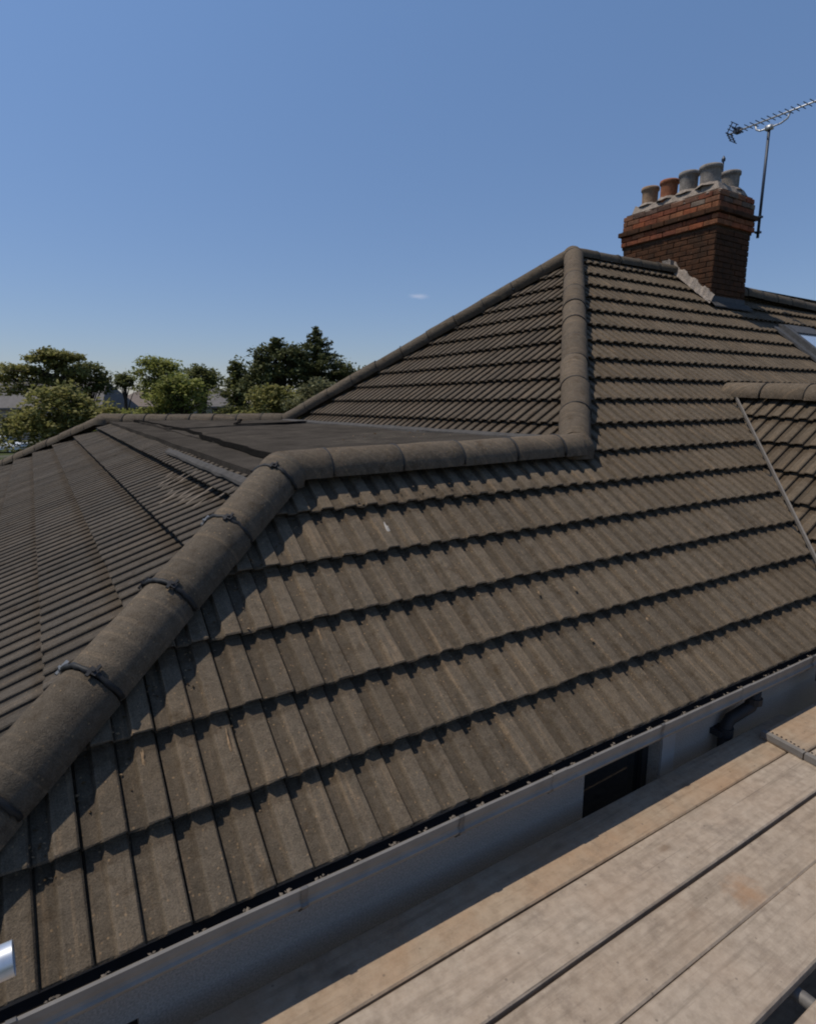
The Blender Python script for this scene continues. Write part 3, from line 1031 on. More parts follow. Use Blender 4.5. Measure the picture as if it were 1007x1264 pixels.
g.obj('mortar_lump', M['mortar'], chim)
strip('lead_apron', on1(CX0 - 0.08, 5.40) + V(0, 0, 0.03), on1(CX1 + 0.06, 5.40) + V(0, 0, 0.03), -F1[2], 0.15, 0.014, M['lead_pale'], chim, 16, 0.010)
g = Geo(); g.box((CX0 - 0.006, CY0 - 0.012, 1.43), (CX1 + 0.006, CY0 + 0.004, 1.56))
g.obj('lead_upstand', M['lead'], chim)

# ------------------------------------------------------------------ skylight
def s1(x, i, h=0.0):
    return F1[0] + F1[1] * x + F1[2] * (i * G1) + F1[3] * h
sk = empty  # (kept for clarity of order)
def slope_bar(g, x0, x1, i0, i1, h0, h1):
    P = [s1(x, i, h) for h in (h0, h1) for x, i in ((x0, i0), (x1, i0), (x1, i1), (x0, i1))]
    g.add(P, [(3, 2, 1, 0), (4, 5, 6, 7), (0, 1, 5, 4), (1, 2, 6, 5), (2, 3, 7, 6), (3, 0, 4, 7)])
SX0, SX1, SI0, SI1 = 9.80, 10.72, 10.15, 13.25
g = Geo()
slope_bar(g, SX0, SX0 + 0.10, SI0, SI1, -0.05, 0.085)
slope_bar(g, SX1 - 0.10, SX1, SI0, SI1, -0.05, 0.085)
slope_bar(g, SX0 + 0.10, SX1 - 0.10, SI1 - 0.62, SI1, -0.05, 0.09)
slope_bar(g, SX0 + 0.10, SX1 - 0.10, SI0, SI0 + 0.3, -0.05, 0.085)
skyl = g.obj('skylight', M['lead'], house)
g = Geo(); slope_bar(g, SX0 + 0.10, SX1 - 0.10, SI0 + 0.3, SI1 - 0.62, 0.055, 0.068); g.obj('pane', M['sky_glass'], skyl)
g = Geo(); slope_bar(g, SX0 - 0.14, SX0, SI0 - 0.2, SI1 + 0.1, -0.01, 0.022); g.obj('flashing', M['lead'], skyl)
g = Geo(); slope_bar(g, SX1, SX1 + 0.14, SI0 - 0.2, SI1 + 0.1, -0.01, 0.022)
g.obj('flashing', M['lead'], skyl)
g = Geo(); slope_bar(g, SX0 - 0.0, SX1 + 0.0, SI1 + 0.002, SI1 + 0.22, -0.01, 0.05); g.obj('head_flashing', M['lead_pale'], skyl)

# ------------------------------------------------------------------ eaves: wall, window, fascia, gutter
YW = 1.80
wx0, wx1 = 2.17, 2.78
vx0, vx1 = -0.45, 0.105
g = Geo()
for x0, x1, z0, z1 in ((-0.7, vx0, -4.3, -1.70), (vx0, vx1, -4.3, -2.9), (vx0, vx1, -1.95, -1.70), (vx1, wx0, -4.3, -1.70), (wx0, wx1, -4.3, -2.9), (wx0, wx1, -1.755, -1.70), (wx1, 8.6, -4.3, -1.70)):
    g.box((x0, YW, z0), (x1, YW + 0.25, z1))
g.box((-0.7, YW + 0.25, -4.3), (-0.45, 15.0, -1.72))
g.obj('wall', M['render'], house)
def window(x0, x1, z0, z1):
    g = Geo()
    y = YW + 0.07
    g.box((x0, y, z0), (x0 + .05, y + .06, z1)); g.box((x1 - .05, y, z0), (x1, y + .06, z1))
    g.box((x0 + .05, y, z1 - .05), (x1 - .05, y + .06, z1)); g.box((x0 + .05, y, z0), (x1 - .05, y + .06, z0 + .05))
    w = g.obj('window', M['dark_metal'], house)
    g = Geo(); g.box((x0 + .05, y + .025, z0 + .05), (x1 - .05, y + .035, z1 - .05)); g.obj('pane', M['glass'], w)
    g = Geo(); g.box((x0 - .03, YW - 0.05, z0 - .05), (x1 + .03, YW + .07, z0)); g.obj('sill', M['frame'], w)
window(wx0, wx1, -2.9, -1.755)
window(vx0, vx1, -2.9, -1.95)
g = Geo(); g.box((wx1 + 0.003, YW - 0.012, -2.95), (wx1 + 0.12, YW - 0.001, -1.72)); g.obj('window_trim', M['trim'], house)
g = Geo(); g.box((-0.72, YW - 0.03, -1.76), (4.80, YW - 0.004, -1.625)); g.obj('fascia', M['render'], house)
# underlay felt hanging into the gutter
v, f = [], []
for i in range(61):
    x = -0.72 + 5.55 * i / 60
    w_ = 0.006 * nz((x * 9, 0, 0))
    v += [(x, 1.765, -1.630), (x, 1.748 + w_ * .3, -1.650 + w_), (x, 1.735 + w_ * .5, -1.675)]
for i in range(60):
    for k in range(2):
        f.append((i * 3 + k, i * 3 + k + 1, (i + 1) * 3 + k + 1, (i + 1) * 3 + k))
mesh_obj('underlay', v, f, M['underlay'], house)
# gutter: ogee profile extruded along the eaves
prof = [(1.749, -1.612), (1.746, -1.69), (1.725, -1.715), (1.690, -1.715), (1.666, -1.700), (1.655, -1.684), (1.645, -1.676), (1.641, -1.664),
        (1.648, -1.656), (1.650, -1.645), (1.645, -1.625), (1.643, -1.604), (1.649, -1.599), (1.655, -1.603),
        (1.652, -1.625), (1.655, -1.645), (1.653, -1.660), (1.662, -1.682), (1.692, -1.705), (1.723, -1.705), (1.740, -1.685), (1.743, -1.612)]
def extrude_x(g, pr, xs, wob=0.0):
    n = len(pr)
    v, f = [], []
    for x in xs:
        w_ = wob * nz((x * 1.3, 4, 4))
        v += [(x, p[0] + w_, p[1] + w_ * 1.3) for p in pr]
    for i in range(len(xs) - 1):
        for k in range(n):
            f.append((i * n + k, (i + 1) * n + k, (i + 1) * n + (k + 1) % n, i * n + (k + 1) % n))
    g.add(v, f)
g = Geo(); extrude_x(g, prof, [-0.62 + 0.12 * i for i in range(46)], 0.003)
gut = g.obj('gutter', M['gutter'], house)
cen = np.mean(np.array(prof), 0)
for x in (-0.2, 0.62, 1.28, 1.82, 2.55, 3.32, 4.1):
    g = Geo()
    pr = [(cen[0] + (p[0] - cen[0]) * 1.10, cen[1] + (p[1] - cen[1]) * 1.08) for p in prof]
    w_ = 0.012 if x not in (1.82, 3.32) else 0.045
    extrude_x(g, pr, [x - w_, x + w_])
    g.obj('gutter_bracket', M['gutter'] if w_ > .02 else M['rust_tube'], gut)
g = Geo(); g.box((-0.640, 1.640, -1.716), (-0.620, 1.750, -1.598)); g.obj('stop_end', M['gutter'], gut)
# downpipe with its swan neck
g = Geo()
g.tube([(3.52, 1.695, -1.70), (3.52, 1.695, -1.76), (3.50, 1.70, -1.80), (3.36, 1.74, -1.86), (3.33, 1.745, -1.90), (3.33, 1.748, -4.25)], 0.036, 12)
dp = g.obj('downpipe', M['dark_metal'], house, smooth=True)
g = Geo()
g.tube([(3.52, 1.695, -1.745), (3.52, 1.695, -1.785)], 0.047, 12)
g.obj('pipe_collar', M['dark_metal'], dp)
g = Geo()
g.tube([(3.33, 1.747, -1.905), (3.33, 1.748, -1.96)], 0.047, 12)
g.box((3.26, 1.735, -1.95), (3.40, 1.80, -1.915))
g.obj('pipe_collar', M['dark_metal'], dp)

# small marks and litter on the tiles
def splat(c, F, sx, sy, mat, seed, name):
    v = [c + F[3] * 0.004]
    n = 14
    for k in range(n):
        a = 2 * math.pi * k / n
        q = 1 + 0.9 * nz((math.cos(a) * 2.6, math.sin(a) * 2.6, seed))
        v.append(c + F[1] * (sx * q * math.cos(a)) + F[2] * (sy * q * math.sin(a)))
    mesh_obj(name, v, [(0, 1 + k, 1 + (k + 1) % n) for k in range(n)], mat, house)
def tile_top(x, i):       # a point on a roll of the front slope
    return s1(x, i, 0.012 - TILE_RISE * (i % 1))
def pix1(px, py, off=0.0):   # used only while choosing numbers below
    pass
splat(tile_top(1.615, 4.45) , F1, 0.013, 0.042, M['white_mark'], 3, 'white_splash')
for x, i, sx, sy in ((0.516, 1.62, .005, .05), (0.22, 1.72, .006, .035), (1.02, 2.75, .006, .03), (2.35, 2.62, .008, .016), (2.62, 2.55, .008, .014), (2.5, 1.52, .008, .016), (2.71, 1.45, .008, .014), (3.0, 1.6, .009, .012), (3.2, 2.6, .008, .014)):
    splat(tile_top(x, i), F1, sx, sy, M['debris_pale'], x * 9, 'pale_scrape')
for k in range(22):
    y_ = round(random.uniform(3.7, 5.0) / (TW / 2)) * TW / 2 + 0.03; x_ = random.uniform(0.78, 0.98)
    splat(on2(x_, y_) + F2[3] * (-0.012 + random.uniform(-.006, .004)), F2, 0.016, random.uniform(.04, .10), M['lichen_sunfleck'], k * 3.1, 'lichen_patch')
def crumbs(name, pts, mat, smin, smax):
    g = Geo()
    for p in pts:
        s = random.uniform(smin, smax)
        a = random.uniform(0, 3.14)
        ax = V(math.cos(a), math.sin(a), random.uniform(-.4, .4)) * s
        ay = V(-math.sin(a), math.cos(a), random.uniform(-.4, .4)) * s * random.uniform(.4, .9)
        az = ax.cross(ay).normalized() * s * random.uniform(.3, .7)
        v = [p + ax, p + ay, p - ax, p - ay, p + az]
        g.add(v, [(0, 1, 4), (1, 2, 4), (2, 3, 4), (3, 0, 4)])
    o = g.obj(name, mat, house)
    o['kind'] = 'stuff'
pts, pts2 = [], []
for k in range(260):                                   # along the near hip
    t = random.random()
    h = hipA - hd * 0.4 + hd * 1.4 * t
    d = abs(random.gauss(0, 0.07)) + 0.12
    p = on1(h.x + 0.6 * d, h.y - 0.8 * d)
    fr = ((p - F1[0]).dot(F1[2]) / G1) % 1
    (pts if random.random() < .6 else pts2).append(p + F1[3] * (random.uniform(-.012, -.002) - TILE_RISE * fr))
for k in range(30):                                   # under the lower ridge
    p = on1(random.uniform(1.2, 2.4), 3.02 - abs(random.gauss(0, .05)))
    (pts if random.random() < .6 else pts2).append(p + F1[3] * random.uniform(-.008, .006))
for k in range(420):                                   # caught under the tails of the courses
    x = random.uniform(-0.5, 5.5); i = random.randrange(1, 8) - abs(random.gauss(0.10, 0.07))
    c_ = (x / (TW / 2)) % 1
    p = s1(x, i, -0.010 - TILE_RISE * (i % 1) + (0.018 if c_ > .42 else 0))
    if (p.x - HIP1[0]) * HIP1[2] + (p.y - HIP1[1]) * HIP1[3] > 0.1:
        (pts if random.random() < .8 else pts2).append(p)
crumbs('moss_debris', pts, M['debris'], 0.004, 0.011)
crumbs('mortar_crumbs', pts2, M['debris_pale'], 0.004, 0.010)
pts = []
for k in range(42):                                    # pale crumbs modelled as sunlit patches behind the gutter lip, one below each channel
    for q in range(5):
        pts.append(V(-0.52 + k * TW / 2 + random.gauss(0, .012), 1.662 + random.uniform(-.004, .008), -1.606 + random.uniform(-.006, .004)))
crumbs('gutter_sun_flecks', pts, M['lichen_sunfleck'], 0.005, 0.010)

# ------------------------------------------------------------------ scaffold
HB = -1.947
wood = [wood_material('scaffold_wood', (0.238, 0.186, 0.138), (0.342, 0.276, 0.210), (0.30, 0.20, 0.125), 0.25, (2.26, 1.03, HB + EYE)),
        wood_material('scaffold_wood_tan', (0.235, 0.176, 0.122), (0.325, 0.252, 0.18), (0.31, 0.187, 0.105), 0.5),
        wood_material('scaffold_wood_pale', (0.244, 0.194, 0.146), (0.356, 0.290, 0.224), (0.30, 0.205, 0.135), 0.3)]
SG = 'scaffold boards along the eaves'
def board(x0, x1, y0, y1, top, mat, label, skew=0.0, band=None):
    y0 -= 0.003; y1 += 0.003
    g = Geo()
    n = 14
    e = 0.006
    prof_ = [(y0, -0.038), (y0, -e), (y0 + e, 0), (y1 - e, 0), (y1, -e), (y1, -0.038)]
    v, f = [], []
    sd = random.random() * 40
    for i in range(n + 1):
        t = i / n
        for (y, z) in prof_:
            x = x0 + (x1 - x0) * t + skew * (y - y0) * (1 - t)
            v.append((x, y + 0.003 * nz((x, sd, 0)), top + z + 0.004 * nz((x * 0.8, sd, y * 3))))
    m_ = len(prof_)
    for i in range(n):
        for k in range(m_):
            f.append((i * m_ + k, (i + 1) * m_ + k, (i + 1) * m_ + (k + 1) % m_, i * m_ + (k + 1) % m_))
    f.append(tuple(range(m_))); f.append(tuple(n * m_ + k for k in range(m_ - 1, -1, -1)))
    o = mesh_obj('scaffold_board', v, f, mat)
    tag(o, label, 'scaffold board', SG)
    if band:
        g = Geo()
        w_ = 0.032
        for (ya, za, yb, zb) in ((y0 - .001, .0012, y1 + .001, .0032),):
            g.add([(x0 - .002 + skew * 0, ya, top + zb), (x0 + w_, ya, top + zb), (x0 + w_ + skew * (y1 - y0), yb, top + zb), (x0 - .002 + skew * (y1 - y0), yb, top + zb),
                   (x0 - .002, ya, top - .03), (x0 - .002 + skew * (y1 - y0), yb, top - .03)], [(0, 1, 2, 3), (0, 3, 5, 4)])
        bo = g.obj('end_band', M['valley'], o)
        g = Geo()
        for k in range(9):
            y = y0 + 0.02 + (y1 - y0 - 0.04) * k / 8 + random.uniform(-.004, .004)
            g.lathe((x0 + 0.045 + skew * (y - y0) + random.uniform(-.004, .004), y, top + 0.002), [(0.0, 0.003), (0.0055, 0.002), (0.006, 0)], 7)
        g.obj('nail', M['dark_metal'], o)
    return o
board(-0.9, 3.85, 1.454, 1.688, HB, wood[1], 'tan stained scaffold board nearest the house wall, half in shade')
board(-0.9, 3.85, 1.195, 1.438, HB + 0.003, wood[2], 'pale scaffold board second from the house wall')
board(-0.9, 3.85, 0.969, 1.175, HB, wood[0], 'scaffold board with an orange stain, third from the house wall')
board(-0.9, 4.3, 0.742, 0.962, HB - 0.002, wood[2], 'scaffold board bordering the wide dark gap')
board(-0.9, 4.3, 0.439, 0.669, HB, wood[0], 'scaffold board in the bottom right corner, outside the wide gap')
board(3.42, 7.3, 1.365, 1.601, HB + 0.043, wood[1], 'raised board end lapped over the boards, nearest the wall', skew=0.16, band=True)
board(3.385, 7.3, 1.116, 1.351, HB + 0.043, wood[2], 'raised board end lapped over the boards, at the right edge', skew=0.16, band=True)
# steel tubes
g = Geo(); g.tube([(3.62, 0.2, HB - 0.066), (3.62, 1.72, HB - 0.066)], 0.024, 14)
tag(g.obj('scaffold_tube', M['galv'], smooth=True), 'grey transom tube under the lapped board ends', 'scaffold tube', 'scaffold tubes')
g = Geo(); g.tube([(2.06, 0.2, HB - 0.075), (2.06, 1.60, HB - 0.075)], 0.024, 14)
tag(g.obj('scaffold_tube', M['rust_tube'], smooth=True), 'dull steel tube glimpsed in the wide gap between boards', 'scaffold tube', 'scaffold tubes')
dt = V(-0.088, 0.756, -0.648) * 1.26
g = Geo()
e0, e1_ = dt + V(0.010, -0.004, 0), dt + V(-0.75, -0.02, -0.01)
g.tube([e0, e1_], 0.0242, 20, caps=False)
g.tube([e1_, e0 - V(0.0005, 0, 0)], 0.0205, 20, caps=False)
rb = []
k0 = len(g.v)
for rr in (0.0242, 0.0205):
    for k in range(20):
        th = 2 * math.pi * k / 20
        rb.append((e0.x, e0.y + rr * math.cos(th), e0.z + rr * math.sin(th)))
g.add(rb, [(k, (k + 1) % 20, 20 + (k + 1) % 20, 20 + k) for k in range(20)])
tag(g.obj('scaffold_tube', M['galv'], smooth=True), 'bright galvanised tube end poking in at the lower left edge', 'scaffold tube', 'scaffold tubes')
t_ = empty('scaffold_standard', (4.32, 1.64, -EYE), 'dark upright scaffold pole with coupler under the gutter at right', 'scaffold pole')
g = Geo(); g.tube([(4.32, 1.64, -EYE), (4.32, 1.64, -1.735)], 0.024, 12); g.obj('pole', M['dark_metal'], t_, smooth=True)
g = Geo()
g.obox((4.32, 1.64, -1.79), (0.055, 0, 0), (0, 0.045, 0), (0, 0, 0.04)); g.tube([(4.25, 1.63, -1.80), (4.42, 1.60, -1.80)], 0.028, 10)
g.tube([(4.32, 1.60, -1.80), (4.32, 1.53, -1.81)], 0.012, 8); g.obox((4.32, 1.56, -1.83), (0.03, 0, 0), (0, 0.012, 0), (0, 0, 0.03))
g.obj('coupler', M['dark_metal'], t_)
t_ = empty('ladder_beam', (2.2, 0.70, HB - 0.6), 'dark lattice beam below the boards, glimpsed through the wide gap', 'scaffold beam')
for nm, zz in (('top_chord', HB - 0.16), ('bottom_chord', HB - 0.55)):
    g = Geo(); g.tube([(-1, 0.70, zz), (5.2, 0.70, zz)], 0.024, 10); g.obj(nm, M['rust_tube'], t_, smooth=True)
for k in range(14):
    x = -0.8 + k * 0.42
    g = Geo(); g.tube([(x, 0.70, HB - 0.16), (x + 0.21, 0.70, HB - 0.55)], 0.012, 8); g.obj('brace', M['rust_tube'], t_)
g = Geo(); g.box((-0.9, 0.50, HB - 0.75), (5.0, 1.60, HB - 0.71))
tag(g.obj('scaffold_board', wood[0]), 'dim lower lift of boards seen down through the wide gap', 'scaffold board', SG)

# ------------------------------------------------------------------ television aerial
ae = empty('tv_aerial', (9.75, 5.41, 2.5), 'television aerial on a dark mast strapped to the chimney', 'aerial')
g = Geo(); g.tube([(9.75, 5.41, 2.50), (9.77, 5.41, 4.05)], 0.021, 10); g.obj('mast', M['aerial_dark'], ae, smooth=True)
g = Geo()
for zz in (2.58, 2.80):
    g.tube([(9.48, 5.45, zz), (9.80, 5.41, zz)], 0.013, 7); g.obox((9.75, 5.41, zz), (0.035, 0, 0), (0, 0.035, 0), (0, 0, 0.014))
pp = []
for k in range(9):
    th = math.pi * k / 8
    pp.append((9.60 + 0.06 * math.sin(th), 5.46, 2.86 + 0.09 * math.cos(th)))
g.tube(pp, 0.011, 7)
g.obj('wall_bracket', M['aerial_dark'], ae)
BZ = 4.165
g = Geo(); g.tube([(9.75, 6.03, BZ), (9.75, 4.2, BZ - 0.0)], 0.013, 8); g.obj('boom', M['aerial_alu'], ae, smooth=True)
for k in range(20):
    y = 5.80 - k * 0.083
    g = Geo(); g.tube([(9.63, y, BZ + 0.004), (9.87, y, BZ + 0.004)], 0.0065, 6); g.obj('element', M['aerial_dark'], ae)
g = Geo()
for sgn in (1, -1):
    a_, b_ = V(9.75, 6.02, BZ + 0.0), V(9.75, 5.95, BZ + sgn * 0.13)
    g.tube([a_ + V(-.06, 0, 0), b_ + V(-.06, 0, 0)], 0.009, 6); g.tube([a_ + V(.06, 0, 0), b_ + V(.06, 0, 0)], 0.009, 6)
    for q in range(4):
        c = a_ + (b_ - a_) * (q / 3 + 0.03)
        g.tube([c - V(0.10, 0, 0), c + V(0.10, 0, 0)], 0.0065, 6)
g.obj('reflector', M['aerial_dark'], ae)
g = Geo(); g.obox((9.75, 5.89, BZ + 0.005), (0.05, 0, 0), (0, 0.035, 0), (0, 0, 0.035)); g.tube([(9.60, 5.89, BZ + .02), (9.90, 5.89, BZ + .02)], 0.012, 6)
g.obj('dipole_box', M['aerial_dark'], ae)
g = Geo()
g.tube([(9.76, 5.62, BZ - 0.01), (9.76, 5.60, BZ - 0.08), (9.76, 5.54, BZ - 0.115), (9.77, 5.41, BZ - 0.115), (9.76, 5.24, BZ - 0.115), (9.76, 5.15, BZ - 0.08), (9.76, 5.12, BZ - 0.01)], 0.013, 8)
g.obox((9.77, 5.41, BZ - 0.115), (0.035, 0, 0), (0, 0.05, 0), (0, 0, 0.03))
g.obj('cradle', M['aerial_alu'], ae, smooth=True)
g = Geo(); g.tube([(9.40, 5.86, 2.95), (9.40, 5.86, 3.70)], 0.013, 8); g.lathe((9.40, 5.86, 3.64), [(0.0, 0.0), (0.028, 0.02), (0.03, 0.05), (0.012, 0.085), (0.0, 0.10)], 10)
tag(g.obj('chimney_rod', M['aerial_dark']), 'thin dark rod with a knob rising behind the chimney pots', 'rod')

# ------------------------------------------------------------------ trees and houses beyond the roof
def leaf_material(name, cols, trans=0.45):
    m, ns, ls, b = new_mat(name, 0.7, 0.2)
    t = rand_value(ns, ls)
    c = ramp(ns, ls, t, [(i / (len(cols) - 1), q) for i, q in enumerate(cols)])
    c = mixc(ns, ls, 1.0, c, ramp(ns, ls, noise(ns, ls, position(ns), 0.7, 3), [(0.3, 0.7), (0.7, 1.3)]), 'MULTIPLY')
    c = mixc(ns, ls, 1.0, c, (1.45, 1.42, 1.3), 'MULTIPLY')
    ls.new(c, b.inputs['Base Color'])
    tr = ns.new('ShaderNodeBsdfTranslucent'); ls.new(c, tr.inputs['Color'])
    mx = ns.new('ShaderNodeMixShader'); mx.inputs[0].default_value = trans
    out = ns['Material Output']
    ls.new(b.outputs[0], mx.inputs[1]); ls.new(tr.outputs[0], mx.inputs[2]); ls.new(mx.outputs[0], out.inputs[0])
    return m
L_OLIVE = leaf_material('olive_leaves', [(0.085, 0.090, 0.028), (0.15, 0.148, 0.05), (0.23, 0.21, 0.09)])
L_DARK = leaf_material('dark_leaves', [(0.040, 0.050, 0.018), (0.075, 0.082, 0.030), (0.115, 0.116, 0.044)])
L_LIGHT = leaf_material('light_leaves', [(0.085, 0.100, 0.026), (0.15, 0.162, 0.045), (0.21, 0.215, 0.072)])
L_CON = leaf_material('conifer_needles', [(0.034, 0.042, 0.018), (0.060, 0.068, 0.028), (0.10, 0.104, 0.042)], 0.2)
L_GREY = leaf_material('grey_green_leaves', [(0.07, 0.075, 0.04), (0.11, 0.112, 0.06), (0.15, 0.148, 0.085)])
BARK = plain('bark', (0.05, 0.04, 0.032), 0.95, 0.1, var=0.3, scale=3)

def leaf_quads(P, size, flat=0.0, droop=0.0):
    n = len(P)
    flat = max(flat, 0.55)
    a = rng.normal(size=(n, 3)); a[:, 2] *= (1 - flat)
    a /= np.linalg.norm(a, axis=1)[:, None]
    q_ = rng.normal(size=(n, 3)); q_[:, 2] += 1.6
    b = np.cross(a, q_); b /= np.linalg.norm(b, axis=1)[:, None]
    s = (size * rng.uniform(0.55, 1.3, n))[:, None]
    a, b = a * s, b * s * 0.55
    a[:, 2] -= droop * s[:, 0]
    v = np.stack([P - a, P + b * 0.9, P + a, P - b * 0.9], 1).reshape(-1, 3)
    f = np.arange(4 * n).reshape(-1, 4)
    return v, f

def clump_points(c, r, n_sub, per, sub_r, shell=0.75):
    """leaf positions in clumps spread over an ellipsoid"""
    c, r = np.array(c), np.array(r)
    d = rng.normal(size=(n_sub, 3)); d /= np.linalg.norm(d, axis=1)[:, None]
    d[:, 2] = np.where(d[:, 2] < -0.5, -d[:, 2], d[:, 2])
    rad = shell + (1 - shell) * rng.random(n_sub) ** 0.5
    rad *= rng.uniform(0.62, 1.14, n_sub)
    sub = c + d * r * rad[:, None]
    out = []
    for q in sub:
        k = int(per * rng.uniform(0.5, 1.4))
        out.append(q + np.clip(rng.normal(size=(k, 3)), -1.6, 1.6) * sub_r * rng.uniform(0.6, 1.2) * np.array([1, 1, 0.7]))
    inner = c + np.clip(rng.normal(size=(int(n_sub * per * 0.25), 3)), -1.7, 1.7) * r * 0.42
    return np.concatenate(out + [inner]), sub

def tree(name, label, base, ellipsoids, mat, size=0.2, trunk_r=0.22, per=26, group='trees beyond the roof', cat='tree', limbs=True, flat=0.0):
    t = empty(name, base, label, cat, group)
    P, S = [], []
    for (c, r, ns_, sr) in ellipsoids:
        p, s = clump_points(c, r, ns_, per, sr)
        P.append(p); S.append(s)
    v, f = leaf_quads(np.concatenate(P), size, flat)
    mesh_obj('crown', v, f.tolist(), mat, t)
    g = Geo()
    topc = ellipsoids[0][0]
    b0 = Vector(base)
    top = Vector(topc)
    mid = b0.lerp(top, 0.55) + V(random.uniform(-.2, .2), random.uniform(-.2, .2), 0)
    g.tube([b0, mid, top], [trunk_r, trunk_r * 0.7, trunk_r * 0.25], 8)
    if limbs:
        for s in np.concatenate(S)[::3]:
            st = b0.lerp(top, random.uniform(0.4, 0.85))
            q = Vector(s)
            g.tube([st, st.lerp(q, 0.5) + V(0, 0, 0.25), q], [trunk_r * 0.35, trunk_r * 0.2, 0.02], 5)
    g.obj('trunk', BARK, t)
    return t
GZ = -EYE
# open layered tree at the left, with flat pads of foliage
t = empty('cedar_tree', (2.0, 55.5, GZ), 'tall open tree with flat layered boughs at the far left', 'tree', 'trees beyond the roof')
pads = [((1.9, 55.5, 3.75), (1.2, 1.2, .40)), ((0.9, 55.9, 3.35), (1.1, 1.1, .38)), ((3.0, 55.1, 3.45), (1.2, 1.1, .36)), ((-0.6, 56.6, 2.55), (1.5, 1.4, .40)), ((-1.4, 56.9, 1.85), (1.5, 1.3, .45)),
        ((0.5, 56.1, 2.3), (1.2, 1.0, .45)), ((1.4, 55.8, 1.6), (1.7, 1.2, .55)), ((3.0, 55.2, 2.3), (1.4, 1.0, .5)), ((2.4, 55.3, 0.8), (2.0, 1.4, .6)), ((-0.4, 56.5, 0.9), (2.0, 1.4, .6)), ((2.1, 55.5, 2.9), (0.9, .9, .4))]
P = []
g = Geo()
g.tube([(2.0, 55.5, GZ), (2.05, 55.5, 0), (2.0, 55.5, 2.2), (2.0, 55.5, 3.9)], [0.32, 0.26, 0.18, 0.05], 8)
for c, r in pads:
    p, s = clump_points(c, r, 30, 22, 0.24, 0.25)
    P.append(p)
    for q in s[::3]:
        zz = min(c[2] - 0.5, 3.2)
        g.tube([(2.0, 55.5, zz), ((2.0 + q[0]) / 2, (55.5 + q[1]) / 2, (zz + q[2]) / 2 + .1), tuple(q)], [0.09, 0.05, 0.02], 5)
v, f = leaf_quads(np.concatenate(P), 0.16, 0.3)
mesh_obj('crown', v, f.tolist(), L_OLIVE, t); g.obj('trunk', BARK, t)
tree('broadleaf_tree', 'dark rounded tree behind the open layered tree at left', (4.0, 57.2, GZ), [((4.1, 57.2, 2.1), (1.7, 1.6, 1.25), 60, .3), ((5.2, 56.8, 1.4), (1.0, 1.0, .8), 25, .3)], L_DARK, 0.17)
tree('garden_shrub', 'big olive green shrub below the layered tree', (1.7, 50.5, GZ), [((1.7, 50.5, -1.2), (2.6, 2.0, 2.5), 130, .35), ((-0.4, 51.6, -2.2), (2.2, 2.0, 1.7), 70, .35), ((3.9, 49.6, -1.5), (1.9, 1.6, 1.6), 60, .32)], L_OLIVE, 0.2, 0.15, cat='shrub', limbs=False)
tree('garden_shrub', 'yellow green low shrub left of the roof hip', (5.6, 48.6, GZ), [((5.6, 48.6, -2.2), (1.8, 1.5, 1.5), 60, .3)], L_LIGHT, 0.18, 0.1, cat='shrub', limbs=False)
tree('broadleaf_tree', 'pale green spreading tree in the middle gap between the grey roofs', (10.1, 58.5, GZ), [((10.1, 58.5, 2.75), (2.3, 1.8, 1.15), 80, .34), ((10.2, 58.4, .9), (2.0, 1.5, 1.5), 80, .35)], L_LIGHT, 0.17, 0.2)
tree('broadleaf_tree', 'lush green tree in front of the pale spreading tree', (11.0, 54.5, GZ), [((11.0, 54.5, 0.2), (2.3, 1.8, 2.0), 130, .35), ((9.0, 55.3, -1.6), (1.8, 1.5, 1.3), 50, .35)], L_LIGHT, 0.19, 0.2)
tree('broadleaf_tree', 'small dark distant tree just right of the left hand roof', (8.4, 69, GZ), [((8.6, 69, 2.1), (1.0, 1.0, 1.0), 44, .26)], L_DARK, 0.18)
tree('broadleaf_tree', 'dark dome shaped tree behind the hipped grey roof', (17.3, 72.5, GZ), [((17.3, 72.5, 2.5), (2.3, 2.0, 1.8), 100, .34)], L_DARK, 0.2)
tree('broadleaf_tree', 'slim dark tree between hipped roof and the tall evergreen', (13.6, 46.8, GZ), [((13.75, 46.8, 2.2), (0.7, .6, 1.1), 30, .2), ((14.0, 46.9, .5), (1.7, 1.3, 1.6), 80, .3), ((13.4, 46.0, -1.2), (1.5, 1.2, 1.1), 50, .3)], L_DARK, 0.15, 0.14)
tree('broadleaf_tree', 'dense rounded evergreen left of the pointed conifer', (15.0, 41.6, GZ), [((15.2, 41.5, 2.4), (1.9, 1.6, 1.8), 120, .3), ((14.1, 42.1, 1.0), (1.6, 1.3, 1.7), 80, .3), ((16.4, 41.3, 2.4), (1.0, 1.0, 1.5), 45, .26), ((15.0, 41.5, 4.0), (.35, .35, .7), 16, .13), ((13.9, 42, 2.7), (.3, .3, .6), 12, .12)], L_CON, 0.16, 0.2)
tree('garden_shrub', 'sunlit green shrub along the foot of the evergreens', (14.0, 38.6, GZ), [((13.8, 38.6, -.3), (2.0, 1.4, 1.3), 100, .3), ((12.2, 39.6, -1.6), (1.4, 1.3, .9), 40, .28)], L_OLIVE, 0.16, 0.1, cat='shrub', limbs=False)
tree('garden_shrub', 'pale grey green bush beside the steep hip of the roof', (15.6, 36.2, GZ), [((15.8, 36.1, .55), (1.3, 1.2, .85), 60, .26), ((15.0, 36.4, -.3), (1.2, 1.1, .9), 40, .26)], L_GREY, 0.13, 0.1, cat='shrub', limbs=False)
tree('broadleaf_tree', 'small dark tree at the right of the conifer by the hip', (20.0, 40.6, GZ), [((20.1, 40.6, 1.9), (1.2, 1.1, .95), 44, .26)], L_DARK, 0.14, 0.15)
